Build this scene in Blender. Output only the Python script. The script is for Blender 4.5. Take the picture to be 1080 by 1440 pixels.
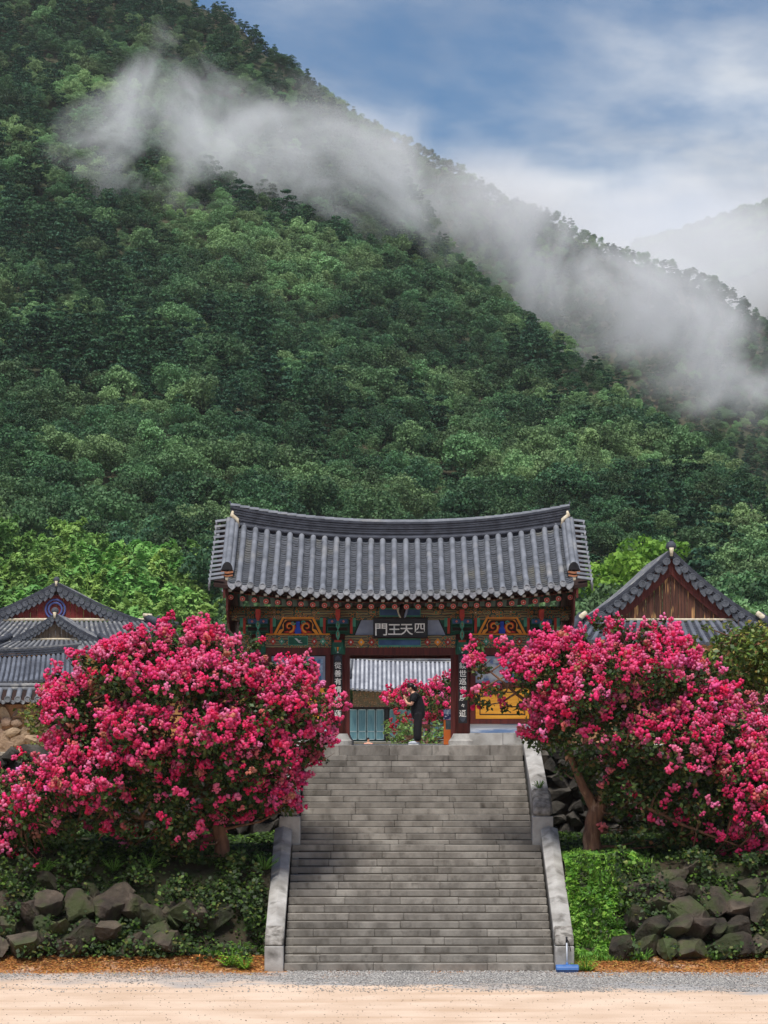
import bpy, bmesh, math, random
import numpy as np
from mathutils import Vector, Matrix, Euler, noise as mnoise

R = math.radians
random.seed(7); RNG = np.random.default_rng(11)
scn = bpy.context.scene
for o in list(bpy.data.objects): bpy.data.objects.remove(o)
COL = scn.collection

# ------------------------------------------------------------------ camera
F, PX0, HORIZ, CAMZ = 3670.0, 540.0, 1030.0, 4.94       # focal length and horizon in photo pixels
cam_d = bpy.data.cameras.new('camera'); cam = bpy.data.objects.new('camera', cam_d); COL.objects.link(cam)
cam.location = (0, 0, CAMZ); cam.rotation_euler = (R(90), 0, 0)
cam_d.sensor_fit = 'VERTICAL'; cam_d.sensor_height = 36; cam_d.sensor_width = 27
cam_d.lens = 36 * F / 1440
cam_d.shift_y = (HORIZ - 720) / 1440
cam_d.clip_start = 1; cam_d.clip_end = 9000
scn.camera = cam

# ------------------------------------------------------------------ sky, sun, exposure
SUN_EL, SUN_AZ = R(66), R(192)       # azimuth from +Y clockwise: high, from almost behind the camera
world = bpy.data.worlds.new('World'); scn.world = world; world.use_nodes = True
nt = world.node_tree; nt.nodes.clear()
def N(tree, t, **kw):
    n = tree.nodes.new(t)
    for k, v in kw.items(): setattr(n, k, v)
    return n
def build_world():
    L = nt.links.new
    out = N(nt, 'ShaderNodeOutputWorld'); bg = N(nt, 'ShaderNodeBackground')
    sky = N(nt, 'ShaderNodeTexSky', sky_type='NISHITA', sun_disc=False, sun_elevation=SUN_EL, sun_rotation=SUN_AZ,
            altitude=300, air_density=1.0, dust_density=0.3, ozone_density=3.0)
    tc = N(nt, 'ShaderNodeTexCoord')
    sep = N(nt, 'ShaderNodeSeparateXYZ'); L(tc.outputs['Generated'], sep.inputs[0])
    # clouds live on a flat ceiling: direction / height
    zc = N(nt, 'ShaderNodeMath', operation='MAXIMUM'); L(sep.outputs['Z'], zc.inputs[0]); zc.inputs[1].default_value = 0.0
    za = N(nt, 'ShaderNodeMath', operation='ADD'); L(zc.outputs[0], za.inputs[0]); za.inputs[1].default_value = 0.12
    dv = N(nt, 'ShaderNodeVectorMath', operation='DIVIDE'); L(tc.outputs['Generated'], dv.inputs[0])
    cb = N(nt, 'ShaderNodeCombineXYZ')
    for i in range(3): L(za.outputs[0], cb.inputs[i])
    L(cb.outputs[0], dv.inputs[1])
    mp = N(nt, 'ShaderNodeMapping'); L(dv.outputs[0], mp.inputs[0]); mp.inputs['Location'].default_value = CLOUD_OFF
    mp.inputs['Scale'].default_value = (1.0, 1.0, 1.0)
    n1 = N(nt, 'ShaderNodeTexNoise'); n1.inputs['Scale'].default_value = 2.3; n1.inputs['Detail'].default_value = 9
    n1.inputs['Roughness'].default_value = 0.55; n1.inputs['Distortion'].default_value = 0.15; L(mp.outputs[0], n1.inputs['Vector'])
    r1 = N(nt, 'ShaderNodeValToRGB'); L(n1.outputs['Fac'], r1.inputs[0])
    r1.color_ramp.elements[0].position = 0.46; r1.color_ramp.elements[1].position = 0.76
    r1.color_ramp.interpolation = 'EASE'
    # cloud bank closing up towards the horizon all round, with a ragged upper edge
    n3 = N(nt, 'ShaderNodeTexNoise'); n3.inputs['Scale'].default_value = 1.5; n3.inputs['Detail'].default_value = 8; n3.inputs['Roughness'].default_value = .55; n3.inputs['Distortion'].default_value = .25; L(mp.outputs[0], n3.inputs['Vector'])
    n3m = N(nt, 'ShaderNodeMath', operation='MULTIPLY_ADD'); L(n3.outputs['Fac'], n3m.inputs[0]); n3m.inputs[1].default_value = -.44; n3m.inputs[2].default_value = .215
    zz = N(nt, 'ShaderNodeMath', operation='ADD'); L(sep.outputs['Z'], zz.inputs[0]); L(n3m.outputs[0], zz.inputs[1])
    hz = N(nt, 'ShaderNodeMapRange', interpolation_type='SMOOTHSTEP'); L(zz.outputs[0], hz.inputs[0])
    hz.inputs[1].default_value = 0.155; hz.inputs[2].default_value = 0.305; hz.inputs[3].default_value = 1; hz.inputs[4].default_value = 0
    mx = N(nt, 'ShaderNodeMath', operation='MAXIMUM'); L(r1.outputs[0], mx.inputs[0]); L(hz.outputs[0], mx.inputs[1])
    # cloud tone
    n2 = N(nt, 'ShaderNodeTexNoise'); n2.inputs['Scale'].default_value = 1.7; n2.inputs['Detail'].default_value = 5
    mp2 = N(nt, 'ShaderNodeMapping'); L(dv.outputs[0], mp2.inputs[0]); mp2.inputs['Location'].default_value = (3.1, 7.7, 1.9)
    L(mp2.outputs[0], n2.inputs['Vector'])
    r2 = N(nt, 'ShaderNodeValToRGB'); L(n2.outputs['Fac'], r2.inputs[0])
    e = r2.color_ramp.elements; e[0].position = 0.35; e[0].color = (2.5, 2.65, 3.0, 1); e[1].position = 0.66; e[1].color = (8.2, 8.2, 8.1, 1)
    hs = N(nt, 'ShaderNodeHueSaturation'); hs.inputs['Saturation'].default_value = 1.3; hs.inputs['Value'].default_value = SKY_VALUE; L(sky.outputs[0], hs.inputs['Color'])
    mix = N(nt, 'ShaderNodeMix', data_type='RGBA'); L(mx.outputs[0], mix.inputs['Factor'])
    L(hs.outputs[0], mix.inputs['A']); L(r2.outputs[0], mix.inputs['B'])
    L(mix.outputs['Result'], bg.inputs['Color']); bg.inputs['Strength'].default_value = 0.065
    L(bg.outputs[0], out.inputs[0])
CLOUD_OFF = (4.6, 2.2, 0.0); SKY_VALUE = 0.6
build_world()
sun_d = bpy.data.lights.new('sun', 'SUN'); sun = bpy.data.objects.new('sun', sun_d); COL.objects.link(sun)
sun_d.energy = 2.2; sun_d.angle = R(20); sun_d.color = (1, 0.95, 0.88)
sdir = Vector((math.sin(SUN_AZ) * math.cos(SUN_EL), math.cos(SUN_AZ) * math.cos(SUN_EL), math.sin(SUN_EL)))
sun.rotation_euler = (-sdir).to_track_quat('-Z', 'Y').to_euler()
scn.view_settings.view_transform = 'Standard'; scn.view_settings.look = 'None'
scn.view_settings.gamma = 1; scn.view_settings.exposure = 1.15
try: scn.view_settings.use_curve_mapping = False
except Exception: pass
cy = scn.cycles
cy.max_bounces = 6; cy.diffuse_bounces = 3; cy.glossy_bounces = 2; cy.transmission_bounces = 3; cy.transparent_max_bounces = 6; cy.volume_bounces = 4
cy.use_denoising = True; cy.volume_max_steps = 256; cy.volume_step_rate = 0.7
try: cy.denoising_prefilter = 'ACCURATE'
except Exception: pass

# ------------------------------------------------------------------ helpers
def at(px, py, Y): return Vector(((px - PX0) * Y / F, Y, CAMZ - (py - HORIZ) * Y / F))
def S(r, g, b):
    f = lambda c: (c / 255) / 12.92 if c <= 10 else (((c / 255) + 0.055) / 1.055) ** 2.4
    return (f(r), f(g), f(b))
MATS = {}
def pm(name, c1, c2=None, scale=4.0, detail=5, rough=0.85, bump=0.0, bscale=25.0, rand=0.0, stretch=(1, 1, 1), lo=0.35, hi=0.65,
       trans=0.0, c3=None, scale3=1.0, lo3=0.5, hi3=0.65, attr=None, spec=0.3, metal=0.0, huerand=0.0, bstretch=None):
    """procedural material: two (three) colours mixed by world-space noise, bump, per-object brightness"""
    m = bpy.data.materials.new(name); m.use_nodes = True; t = m.node_tree; L = t.links.new
    b = t.nodes['Principled BSDF']; b.inputs['Roughness'].default_value = rough; b.inputs['Specular IOR Level'].default_value = spec
    b.inputs['Metallic'].default_value = metal
    g = N(t, 'ShaderNodeNewGeometry'); mp = N(t, 'ShaderNodeMapping'); L(g.outputs['Position'], mp.inputs[0]); mp.inputs['Scale'].default_value = stretch
    def rgb(c):
        n = N(t, 'ShaderNodeRGB'); n.outputs[0].default_value = (*c, 1); return n.outputs[0]
    col = rgb(c1)
    if attr:
        a = N(t, 'ShaderNodeAttribute', attribute_name=attr); col = a.outputs['Color']
    def mixc(cur, c, sc, l, h):
        n = N(t, 'ShaderNodeTexNoise'); n.inputs['Scale'].default_value = sc; n.inputs['Detail'].default_value = detail; L(mp.outputs[0], n.inputs['Vector'])
        mr = N(t, 'ShaderNodeMapRange'); L(n.outputs['Fac'], mr.inputs[0]); mr.inputs[1].default_value = l; mr.inputs[2].default_value = h
        x = N(t, 'ShaderNodeMix', data_type='RGBA'); L(mr.outputs[0], x.inputs['Factor']); L(cur, x.inputs['A']); L(rgb(c), x.inputs['B'])
        return x.outputs['Result']
    if c2: col = mixc(col, c2, scale, lo, hi)
    if c3: col = mixc(col, c3, scale3, lo3, hi3)
    if rand or huerand:
        oi = N(t, 'ShaderNodeObjectInfo'); hs = N(t, 'ShaderNodeHueSaturation'); L(col, hs.inputs['Color'])
        mr = N(t, 'ShaderNodeMapRange'); L(oi.outputs['Random'], mr.inputs[0]); mr.inputs[3].default_value = 1 - rand; mr.inputs[4].default_value = 1 + rand
        L(mr.outputs[0], hs.inputs['Value'])
        if huerand:
            m2 = N(t, 'ShaderNodeMath', operation='MULTIPLY'); L(oi.outputs['Random'], m2.inputs[0]); m2.inputs[1].default_value = 7.31
            m3 = N(t, 'ShaderNodeMath', operation='FRACT'); L(m2.outputs[0], m3.inputs[0])
            m4 = N(t, 'ShaderNodeMapRange'); L(m3.outputs[0], m4.inputs[0]); m4.inputs[3].default_value = 0.5 - huerand; m4.inputs[4].default_value = 0.5 + huerand
            L(m4.outputs[0], hs.inputs['Hue'])
        col = hs.outputs[0]
    L(col, b.inputs['Base Color'])
    if bump:
        n = N(t, 'ShaderNodeTexNoise'); n.inputs['Scale'].default_value = bscale; n.inputs['Detail'].default_value = 6; L(mp.outputs[0], n.inputs['Vector'])
        bp = N(t, 'ShaderNodeBump'); bp.inputs['Strength'].default_value = bump; bp.inputs['Distance'].default_value = 0.05; L(n.outputs['Fac'], bp.inputs['Height'])
        L(bp.outputs[0], b.inputs['Normal'])
    if trans:
        tr = N(t, 'ShaderNodeBsdfTranslucent'); L(col, tr.inputs['Color'])
        ms = N(t, 'ShaderNodeMixShader'); ms.inputs[0].default_value = trans; L(b.outputs[0], ms.inputs[1]); L(tr.outputs[0], ms.inputs[2])
        L(ms.outputs[0], t.nodes['Material Output'].inputs['Surface'])
    MATS[name] = m; return m

def tag(o, label=None, cat=None, group=None, kind=None):
    if label: o['label'] = label
    if cat: o['category'] = cat
    if group: o['group'] = group
    if kind: o['kind'] = kind
    return o
def empty(name, loc, label=None, cat=None, group=None):
    o = bpy.data.objects.new(name, None); COL.objects.link(o); o.location = loc; o.empty_display_size = 0.2
    return tag(o, label, cat, group)
def link(name, me, parent=None, matrix=None):
    """link a mesh whose coordinates (or matrix) are WORLD coordinates under a translated parent"""
    o = bpy.data.objects.new(name, me); COL.objects.link(o)
    if matrix is not None: o.matrix_basis = matrix
    if parent is not None:
        o.parent = parent; w = parent.location if parent.type == 'EMPTY' else Vector((0, 0, 0))     # mesh parents sit at world identity
        o.matrix_parent_inverse = Matrix.Translation(-w)
    return o
def np_mesh(name, V, Fc, mats, smooth=False, mi=None, color=None):
    """V (n,3), Fc (m,k) all faces the same size"""
    me = bpy.data.meshes.new(name); V = np.asarray(V, np.float32); Fc = np.asarray(Fc, np.int32); k = Fc.shape[1]
    me.vertices.add(len(V)); me.vertices.foreach_set('co', V.ravel())
    me.loops.add(Fc.size); me.loops.foreach_set('vertex_index', Fc.ravel())
    me.polygons.add(len(Fc)); me.polygons.foreach_set('loop_start', np.arange(len(Fc), dtype=np.int32) * k)
    try: me.polygons.foreach_set('loop_total', np.full(len(Fc), k, np.int32))
    except Exception: pass
    for m in (mats if isinstance(mats, (list, tuple)) else [mats]): me.materials.append(MATS[m] if isinstance(m, str) else m)
    if mi is not None: me.polygons.foreach_set('material_index', np.asarray(mi, np.int32))
    if smooth: me.polygons.foreach_set('use_smooth', np.ones(len(Fc), bool))
    me.update(calc_edges=True); me.validate()
    if color is not None:
        a = me.color_attributes.new('tint', 'FLOAT_COLOR', 'POINT')
        c = np.ones((len(V), 4), np.float32); c[:, :3] = color; a.data.foreach_set('color', c.ravel())
    return me
class MB:
    def __init__(s): s.v = []; s.f = []; s.m = []
    def add(s, vs, fs, m=0):
        b = len(s.v); s.v += [tuple(v) for v in vs]
        for f in fs: s.f.append(tuple(i + b for i in f)); s.m.append(m)
        return s
    def box(s, x0, x1, y0, y1, z0, z1, m=0):
        return s.add([(x0, y0, z0), (x1, y0, z0), (x1, y1, z0), (x0, y1, z0), (x0, y0, z1), (x1, y0, z1), (x1, y1, z1), (x0, y1, z1)],
                     [(0, 3, 2, 1), (4, 5, 6, 7), (0, 1, 5, 4), (1, 2, 6, 5), (2, 3, 7, 6), (3, 0, 4, 7)], m)
    def prism(s, pts, y0, y1, m=0):
        """outline in (x, z), extruded along y"""
        n = len(pts); vs = [(x, y0, z) for x, z in pts] + [(x, y1, z) for x, z in pts]
        fs = [tuple(range(n)), tuple(range(2 * n - 1, n - 1, -1))] + [(i, i + n, (i + 1) % n + n, (i + 1) % n) for i in range(n)]
        return s.add(vs, fs, m)
    def prism_x(s, pts, x0, x1, m=0):
        n = len(pts); vs = [(x0, y, z) for y, z in pts] + [(x1, y, z) for y, z in pts]
        fs = [tuple(range(n)), tuple(range(2 * n - 1, n - 1, -1))] + [(i, i + n, (i + 1) % n + n, (i + 1) % n) for i in range(n)]
        return s.add(vs, fs, m)
    def tube(s, pts, rad, seg=8, m=0, cap=True, squash=1.0):
        pts = [Vector(p) for p in pts]; n = len(pts)
        if not hasattr(rad, '__len__'): rad = [rad] * n
        ref = Vector((0.31, 0.17, 0.93)); b = len(s.v); prev = None
        for i, p in enumerate(pts):
            d = (pts[min(i + 1, n - 1)] - pts[max(i - 1, 0)]); d = d.normalized() if d.length > 1e-9 else Vector((0, 0, 1))
            if prev is None:
                a = d.cross(ref); a = a.normalized() if a.length > 1e-4 else d.cross(Vector((1, 0, 0))).normalized()
            else:
                a = prev - d * prev.dot(d); a = a.normalized() if a.length > 1e-6 else d.orthogonal().normalized()
            prev = a; c = d.cross(a)
            for k in range(seg):
                t = 2 * math.pi * k / seg; s.v.append(tuple(p + (a * math.cos(t) + c * math.sin(t) * squash) * rad[i]))
        for i in range(n - 1):
            for k in range(seg):
                k2 = (k + 1) % seg; s.f.append((b + i * seg + k, b + i * seg + k2, b + (i + 1) * seg + k2, b + (i + 1) * seg + k)); s.m.append(m)
        if cap:
            s.f.append(tuple(b + k for k in range(seg - 1, -1, -1))); s.m.append(m)
            s.f.append(tuple(b + (n - 1) * seg + k for k in range(seg))); s.m.append(m)
        return s
    def lathe(s, prof, c, seg=16, m=0, axis='z'):
        """prof: list of (r, h) about the axis through c"""
        b = len(s.v); c = Vector(c)
        for r, h in prof:
            for k in range(seg):
                t = 2 * math.pi * k / seg; u, w = r * math.cos(t), r * math.sin(t)
                s.v.append(tuple(c + (Vector((u, w, h)) if axis == 'z' else Vector((u, h, w)) if axis == 'y' else Vector((h, u, w)))))
        for i in range(len(prof) - 1):
            for k in range(seg):
                k2 = (k + 1) % seg; s.f.append((b + i * seg + k, b + i * seg + k2, b + (i + 1) * seg + k2, b + (i + 1) * seg + k)); s.m.append(m)
        s.f.append(tuple(b + k for k in range(seg - 1, -1, -1))); s.m.append(m)
        s.f.append(tuple(b + (len(prof) - 1) * seg + k for k in range(seg))); s.m.append(m)
        return s
    def mesh(s, name, mats, smooth=False, bevel=0.0, fixn=True):
        me = bpy.data.meshes.new(name); me.from_pydata(s.v, [], s.f)
        for m in (mats if isinstance(mats, (list, tuple)) else [mats]): me.materials.append(MATS[m] if isinstance(m, str) else m)
        me.polygons.foreach_set('material_index', s.m)
        if fixn or bevel:
            bm = bmesh.new(); bm.from_mesh(me)
            if fixn: bmesh.ops.recalc_face_normals(bm, faces=bm.faces)
            if bevel: bmesh.ops.bevel(bm, geom=list(bm.edges), offset=bevel, segments=1, affect='EDGES', profile=0.5)
            bm.to_mesh(me); bm.free()
        if smooth: me.polygons.foreach_set('use_smooth', [True] * len(me.polygons))
        me.update(); return me
    def build(s, name, mats, parent=None, smooth=False, bevel=0.0, **kw):
        return link(name, s.mesh(name, mats, smooth, bevel), parent)
def part_box(name, mat, parent, x0, x1, y0, y1, z0, z1, bevel=0.0):
    return MB().box(x0, x1, y0, y1, z0, z1).build(name, mat, parent, bevel=bevel)
def lerp(a, b, t): return a + (b - a) * t
def pl(x, pts):
    """piecewise linear"""
    if x <= pts[0][0]: return pts[0][1]
    for (a, b), (c, d) in zip(pts, pts[1:]):
        if x <= c: return b + (d - b) * (x - a) / (c - a)
    return pts[-1][1]
def in_poly(x, y, P):
    c = False; n = len(P)
    for i in range(n):
        (x1, y1), (x2, y2) = P[i], P[(i + 1) % n]
        if (y1 > y) != (y2 > y) and x < (x2 - x1) * (y - y1) / (y2 - y1) + x1: c = not c
    return c
def edge_dist(x, y, P):
    d = 1e9; n = len(P)
    for i in range(n):
        (x1, y1), (x2, y2) = P[i], P[(i + 1) % n]
        L2 = (x2 - x1) ** 2 + (y2 - y1) ** 2; t = max(0, min(1, ((x - x1) * (x2 - x1) + (y - y1) * (y2 - y1)) / L2)) if L2 else 0
        d = min(d, math.hypot(x - x1 - t * (x2 - x1), y - y1 - t * (y2 - y1)))
    return d
# ------------------------------------------------------------------ terrain: hill, mountain, far ridge
pm('hill_soil', S(52, 58, 38), S(70, 66, 48), scale=0.05, bump=0.3, bscale=0.5)
TREE_H = 4.6
CREST = [(-900, -520, 980), (-500, -380, 940), (0, -175, 880), (310, 2, 800), (430, 92, 780), (480, 132, 765), (560, 215, 735), (640, 345, 680), (700, 400, 640), (760, 442, 600),
         (850, 510, 540), (940, 572, 490), (1010, 608, 450), (1080, 680, 400), (1300, 860, 330), (1700, 980, 280)]
BACK = [(300, -20, 1100), (400, 75, 1090), (480, 138, 1080), (540, 165, 1060), (620, 210, 1040), (700, 260, 1010), (780, 295, 990), (860, 340, 960), (930, 360, 940), (1000, 385, 920), (1080, 440, 900), (1300, 560, 850), (1700, 720, 800)]
FAR = [(700, 430, 1900), (850, 372, 1900), (905, 342, 1900), (1000, 314, 1880), (1080, 288, 1860), (1250, 240, 1850), (1600, 200, 1850)]
YB = 165.0
def crest(px, C, th=TREE_H):
    py = pl(px, [(a, b) for a, b, c in C]); Yc = pl(px, [(a, c) for a, b, c in C])
    return (HORIZ - py) / F - th / Yc, Yc
def hill_z(X, Y):
    px = PX0 + F * X / Y; e, Yc = crest(px, CREST)
    if Y <= YB: return 4.3
    n = mnoise.fractal(Vector((X * 0.011, Y * 0.011, 3.3)), 1.0, 2.0, 3)
    if Y <= Yc:
        s = (Y - YB) / (Yc - YB); z = CAMZ + Y * e * s - 0.64 * (1 - s)
        return z + n * 7.0 * min(1, s * 4) * min(1, (1 - s) * 5 + 0.12)
    return max(0.0, CAMZ + Yc * e + n * 0.8 - (Y - Yc) * 0.55)
def back_z(X, Y):
    px = PX0 + F * X / Y; e, Yc = crest(px, BACK); zc = CAMZ + Yc * e
    n = mnoise.fractal(Vector((X * 0.009, Y * 0.009, 9.3)), 1.0, 2.0, 3)
    return max(0.0, zc + n * 2 - abs(Yc - Y) * (0.62 if Y < Yc else 0.5))
def far_z(X, Y):
    px = PX0 + F * X / Y; e, Yc = crest(px, FAR, 3); return max(0.0, CAMZ + Yc * e - abs(Yc - Y) * 0.5)
def terrain(name, fn, px0, px1, nx, ys, label):
    V = []; ny = len(ys)
    for Y in ys:
        for i in range(nx):
            px = px0 + (px1 - px0) * i / (nx - 1); X = (px - PX0) * Y / F; V.append((X, Y, fn(X, Y)))
    Fc = [(j * nx + i, j * nx + i + 1, (j + 1) * nx + i + 1, (j + 1) * nx + i) for j in range(ny - 1) for i in range(nx - 1)]
    return tag(link(name, np_mesh(name, V, Fc, 'hill_soil', True)), label, None, None, 'structure')
terrain('hill', hill_z, -900, 1700, 130, list(np.linspace(160, 1000, 90)), 'steep wooded hillside rising behind the temple')
terrain('mountain', back_z, 300, 1700, 80, list(np.linspace(700, 1200, 40)), 'farther mountain ridge seen through drifting mist')
terrain('far_mountain', far_z, 700, 1600, 50, list(np.linspace(1500, 2100, 24)), 'pale distant mountain slope beyond the misty ridge')

# ------------------------------------------------------------------ forest crowns
pm('broadleaf', S(74, 108, 68), S(48, 80, 54), scale=0.9, rough=0.6, rand=0.42, huerand=0.024, trans=0.22, spec=0.25, c3=S(118, 150, 98), scale3=0.03, lo3=.46, hi3=.62)
pm('broadleaf_bright', S(128, 168, 66), S(92, 138, 54), scale=0.9, rough=0.6, rand=0.12, huerand=0.012, trans=0.3, spec=0.2)
pm('pine_needles', S(56, 90, 60), S(42, 74, 54), scale=0.9, rough=0.7, rand=0.25, huerand=0.02, trans=0.15, spec=0.2)
pm('bamboo_leaf', S(150, 186, 98), S(108, 150, 80), scale=0.25, rough=0.55, rand=0.22, huerand=0.025, trans=0.3, spec=0.2)
pm('forest_bark', S(92, 78, 62), S(62, 54, 44), scale=3, bump=0.6, bscale=8)
def leaf_quads(P, Nrm, size, rng, aspect=1.0, tilt=0.7):
    """one quad per point, facing its normal with random tilt"""
    n = len(P); Nn = Nrm + rng.normal(0, tilt, (n, 3)); Nn /= np.linalg.norm(Nn, axis=1)[:, None] + 1e-9
    A = np.cross(Nn, rng.normal(0, 1, (n, 3))); A /= np.linalg.norm(A, axis=1)[:, None] + 1e-9
    B = np.cross(Nn, A); s = (size * rng.uniform(0.6, 1.35, n))[:, None]
    c = [P + A * s * 0.5 * aspect, P + B * s * 0.5 + Nn * s * 0.12, P - A * s * 0.5 * aspect, P - B * s * 0.5 + Nn * s * 0.12]
    V = np.stack(c, 1).reshape(-1, 3); return V, np.arange(4 * n).reshape(n, 4)
def crown_points(lobes, per, rng, up=0.25):
    P = []; Q = []
    for (c, r) in lobes:
        r = np.asarray(r, float) * np.ones(3); n = int(per * (r[0] * r[1] + r[1] * r[2] + r[0] * r[2]) / 3)
        d = rng.normal(0, 1, (n, 3)); d[:, 2] += up; d /= np.linalg.norm(d, axis=1)[:, None]
        rad = rng.uniform(0.72, 1.08, n)[:, None]
        P.append(np.asarray(c) + d * r * rad); nn = d / r; Q.append(nn / np.linalg.norm(nn, axis=1)[:, None])
    return np.concatenate(P), np.concatenate(Q)
def broad_crown(seed, W=3.4, H=6.2, nl=26, per=84, size=0.30, mat='broadleaf'):
    rng = np.random.default_rng(seed); lobes = []
    for i in range(nl):
        d = rng.normal(0, 1, 3); d[2] = abs(d[2]) * 1.1 - 0.25; d /= np.linalg.norm(d); k = rng.uniform(0.6, 1.0)
        c = np.array([d[0] * W * k, d[1] * W * k, H * 0.55 + d[2] * H * 0.42 * k]); r = rng.uniform(0.6, 1.25)
        lobes.append((c, (r, r, r * 0.72)))
    lobes.append((np.array([0, 0, H * .5]), (W * .6, W * .6, H * .3)))
    P, Q = crown_points(lobes, per, rng, 0.45); V, Fc = leaf_quads(P, Q, size, rng, 1.25)
    return np_mesh('crown', V, Fc, mat)
def pine_crown(seed, W=3.0, H=8.0, per=95):
    """layered, flat-topped pine: boughs in uneven tiers"""
    rng = np.random.default_rng(seed); lobes = []; lean = rng.normal(0, .5, 2)
    for tier in range(6):
        t = .3 + .7 * tier / 5; m = int(5 - 3 * t + rng.integers(0, 2)); a0 = rng.uniform(0, 6.28)
        for j in range(max(1, m)):
            a = a0 + 6.28 * j / max(1, m) + rng.normal(0, .3); rr = W * (1.05 - .75 * t) * rng.uniform(.5, 1.15) if tier < 5 else 0
            r = rng.uniform(.75, 1.35) * (1.2 - .35 * t); lobes.append((np.array([math.cos(a) * rr + lean[0] * t, math.sin(a) * rr + lean[1] * t, H * t + rng.normal(0, .25)]), (r * 1.15, r * 1.15, r * .3)))
    P, Q = crown_points(lobes, per, rng, 0.5); Q = Q * 0.5 + np.array([0, 0, 0.6]); V, Fc = leaf_quads(P, Q, 0.36, rng, 1.8, 0.5)
    return np_mesh('crown', V, Fc, 'pine_needles')
def bamboo_crown(seed, H=8.0, culms=7):
    """nodding plumes: sprays of narrow leaves hanging from arched culms"""
    rng = np.random.default_rng(seed); P = []; D = []; A = []
    for k in range(culms):
        a = rng.uniform(0, 6.28); b = np.array([rng.normal(0, 0.8), rng.normal(0, 0.8), 0]); h = H * rng.uniform(0.6, 1.05); lean = rng.uniform(0.8, 2.0)
        for sp in range(26):                              # sprays along the culm
            t = rng.uniform(.25, 1.0) ** .8; x = b + np.array([math.cos(a) * lean * t ** 2.5, math.sin(a) * lean * t ** 2.5, h * (t - .14 * t ** 4)])
            d = rng.normal(0, 1, 3); d[2] = abs(d[2]) * .3; d /= np.linalg.norm(d); L = (.95 * math.sin(math.pi * min(1, t * .85 + .12)) + .25) * rng.uniform(.6, 1.2)
            n = 15; u = rng.uniform(.1, 1, n)[:, None]; p = x + d * L * u + np.array([0, 0, -.45]) * L * u ** 2 + rng.normal(0, .09, (n, 3))
            P.append(p); D.append(np.tile(np.array([0, 0, 1.]) + d * .5, (n, 1)))
    V, Fc = leaf_quads(np.concatenate(P), np.concatenate(D), 0.24, rng, 2.2, 0.45); return np_mesh('crown', V, Fc, 'bamboo_leaf')
def trunk_mesh(seed, h, r):
    rr = random.Random(seed); mb = MB(); top = Vector((rr.uniform(-.4, .4), rr.uniform(-.4, .4), h))
    mb.tube([(0, 0, -1.5), (0, 0, 0), top * 0.5 + Vector((rr.uniform(-.2, .2), 0, 0)), top], [r * 1.4, r, r * 0.8, r * 0.35], 7)
    for k in range(4):
        a = rr.uniform(0, 6.28); z = h * rr.uniform(0.4, 0.8); p = Vector((0, 0, z))
        mb.tube([p, p + Vector((math.cos(a) * 1.0, math.sin(a) * 1.0, 0.9)), p + Vector((math.cos(a) * 1.9, math.sin(a) * 1.9, 1.5))], [r * 0.5, r * 0.3, r * 0.1], 5)
    return mb.mesh('trunk', 'forest_bark', True)
BROAD = [broad_crown(100 + i, W=2.6 + 0.45 * (i % 4), H=6.8 + 0.8 * (i % 3), nl=24 + 4 * (i % 4)) for i in range(9)]
PINE = [pine_crown(200 + i, W=2.6 + 0.3 * i) for i in range(5)]
BAMB = [bamboo_crown(300 + i) for i in range(4)]
BRITE = [broad_crown(400 + i, W=3.2, H=6.5, nl=30, per=70, size=0.36, mat='broadleaf_bright') for i in range(2)]
TRUNKS = [trunk_mesh(i, 4.5, 0.2) for i in range(3)]
CULM = []
for s in range(2):
    mb = MB(); rr = random.Random(s)
    for k in range(7):
        x, y, h = rr.gauss(0, .6), rr.gauss(0, .6), rr.uniform(4, 6); mb.tube([(x, y, -1), (x, y, h * .6), (x * 1.5, y * 1.5, h)], [.05, .045, .02], 6)
    CULM.append(mb.mesh('culms', 'bamboo_leaf', True))
TREE_SLOTS = {}      # one visible crown of each kind, reused for the forest behind
def forest_tree(kind, idx, loc, s, rz, label, group):
    names = {'broad': ('broadleaf_tree', BROAD), 'pine': ('pine_tree', PINE), 'bamboo': ('bamboo_clump', BAMB), 'bright': ('broadleaf_tree', BRITE)}
    nm, L = names[kind]; root = empty(nm, loc, label, 'bamboo' if kind == 'bamboo' else 'tree', group); root.scale = (s, s, s); root.rotation_euler.z = rz
    me = L[idx % len(L)]; c = bpy.data.objects.new('crown', me); COL.objects.link(c); c.parent = root
    t = bpy.data.objects.new('culms' if kind == 'bamboo' else 'trunk', (CULM if kind == 'bamboo' else TRUNKS)[idx % 2]); COL.objects.link(t); t.parent = root
    TREE_SLOTS.setdefault(kind, {}).setdefault(idx % len(L), c)
    return root
rt = random.Random(5)
def zone_noise(X, Y): return mnoise.noise(Vector((X * 0.018, Y * 0.014, 1.7)))
# scatter
pts = []; cell = {}
def try_point(X, Y, dmin):
    k = (int(X // 5), int(Y // 5))
    for a in (-1, 0, 1):
        for b in (-1, 0, 1):
            for (x2, y2) in cell.get((k[0] + a, k[1] + b), ()):
                if (x2 - X) ** 2 + (y2 - Y) ** 2 < dmin * dmin: return False
    cell.setdefault(k, []).append((X, Y)); return True
n_try = 180000
for i in range(n_try):
    Y = math.sqrt(rt.uniform(172 ** 2, 800 ** 2)); px = rt.uniform(-560, 1640); X = (px - PX0) * Y / F
    e, Yc = crest(px, CREST)
    if Y > Yc + 12: continue
    if not try_point(X, Y, rt.uniform(2.3, 3.7)): continue
    pts.append((X, Y, px))
pts.sort(key=lambda p: p[1])
forest = {'broad': [], 'pine': []}; n_single = 0
LBL = {'bamboo': 'feathery light green bamboo clump growing at the foot of the hill', 'broad': 'green broadleaf tree growing low on the wooded hillside',
       'pine': 'dark green pine growing low on the wooded hillside'}
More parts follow.
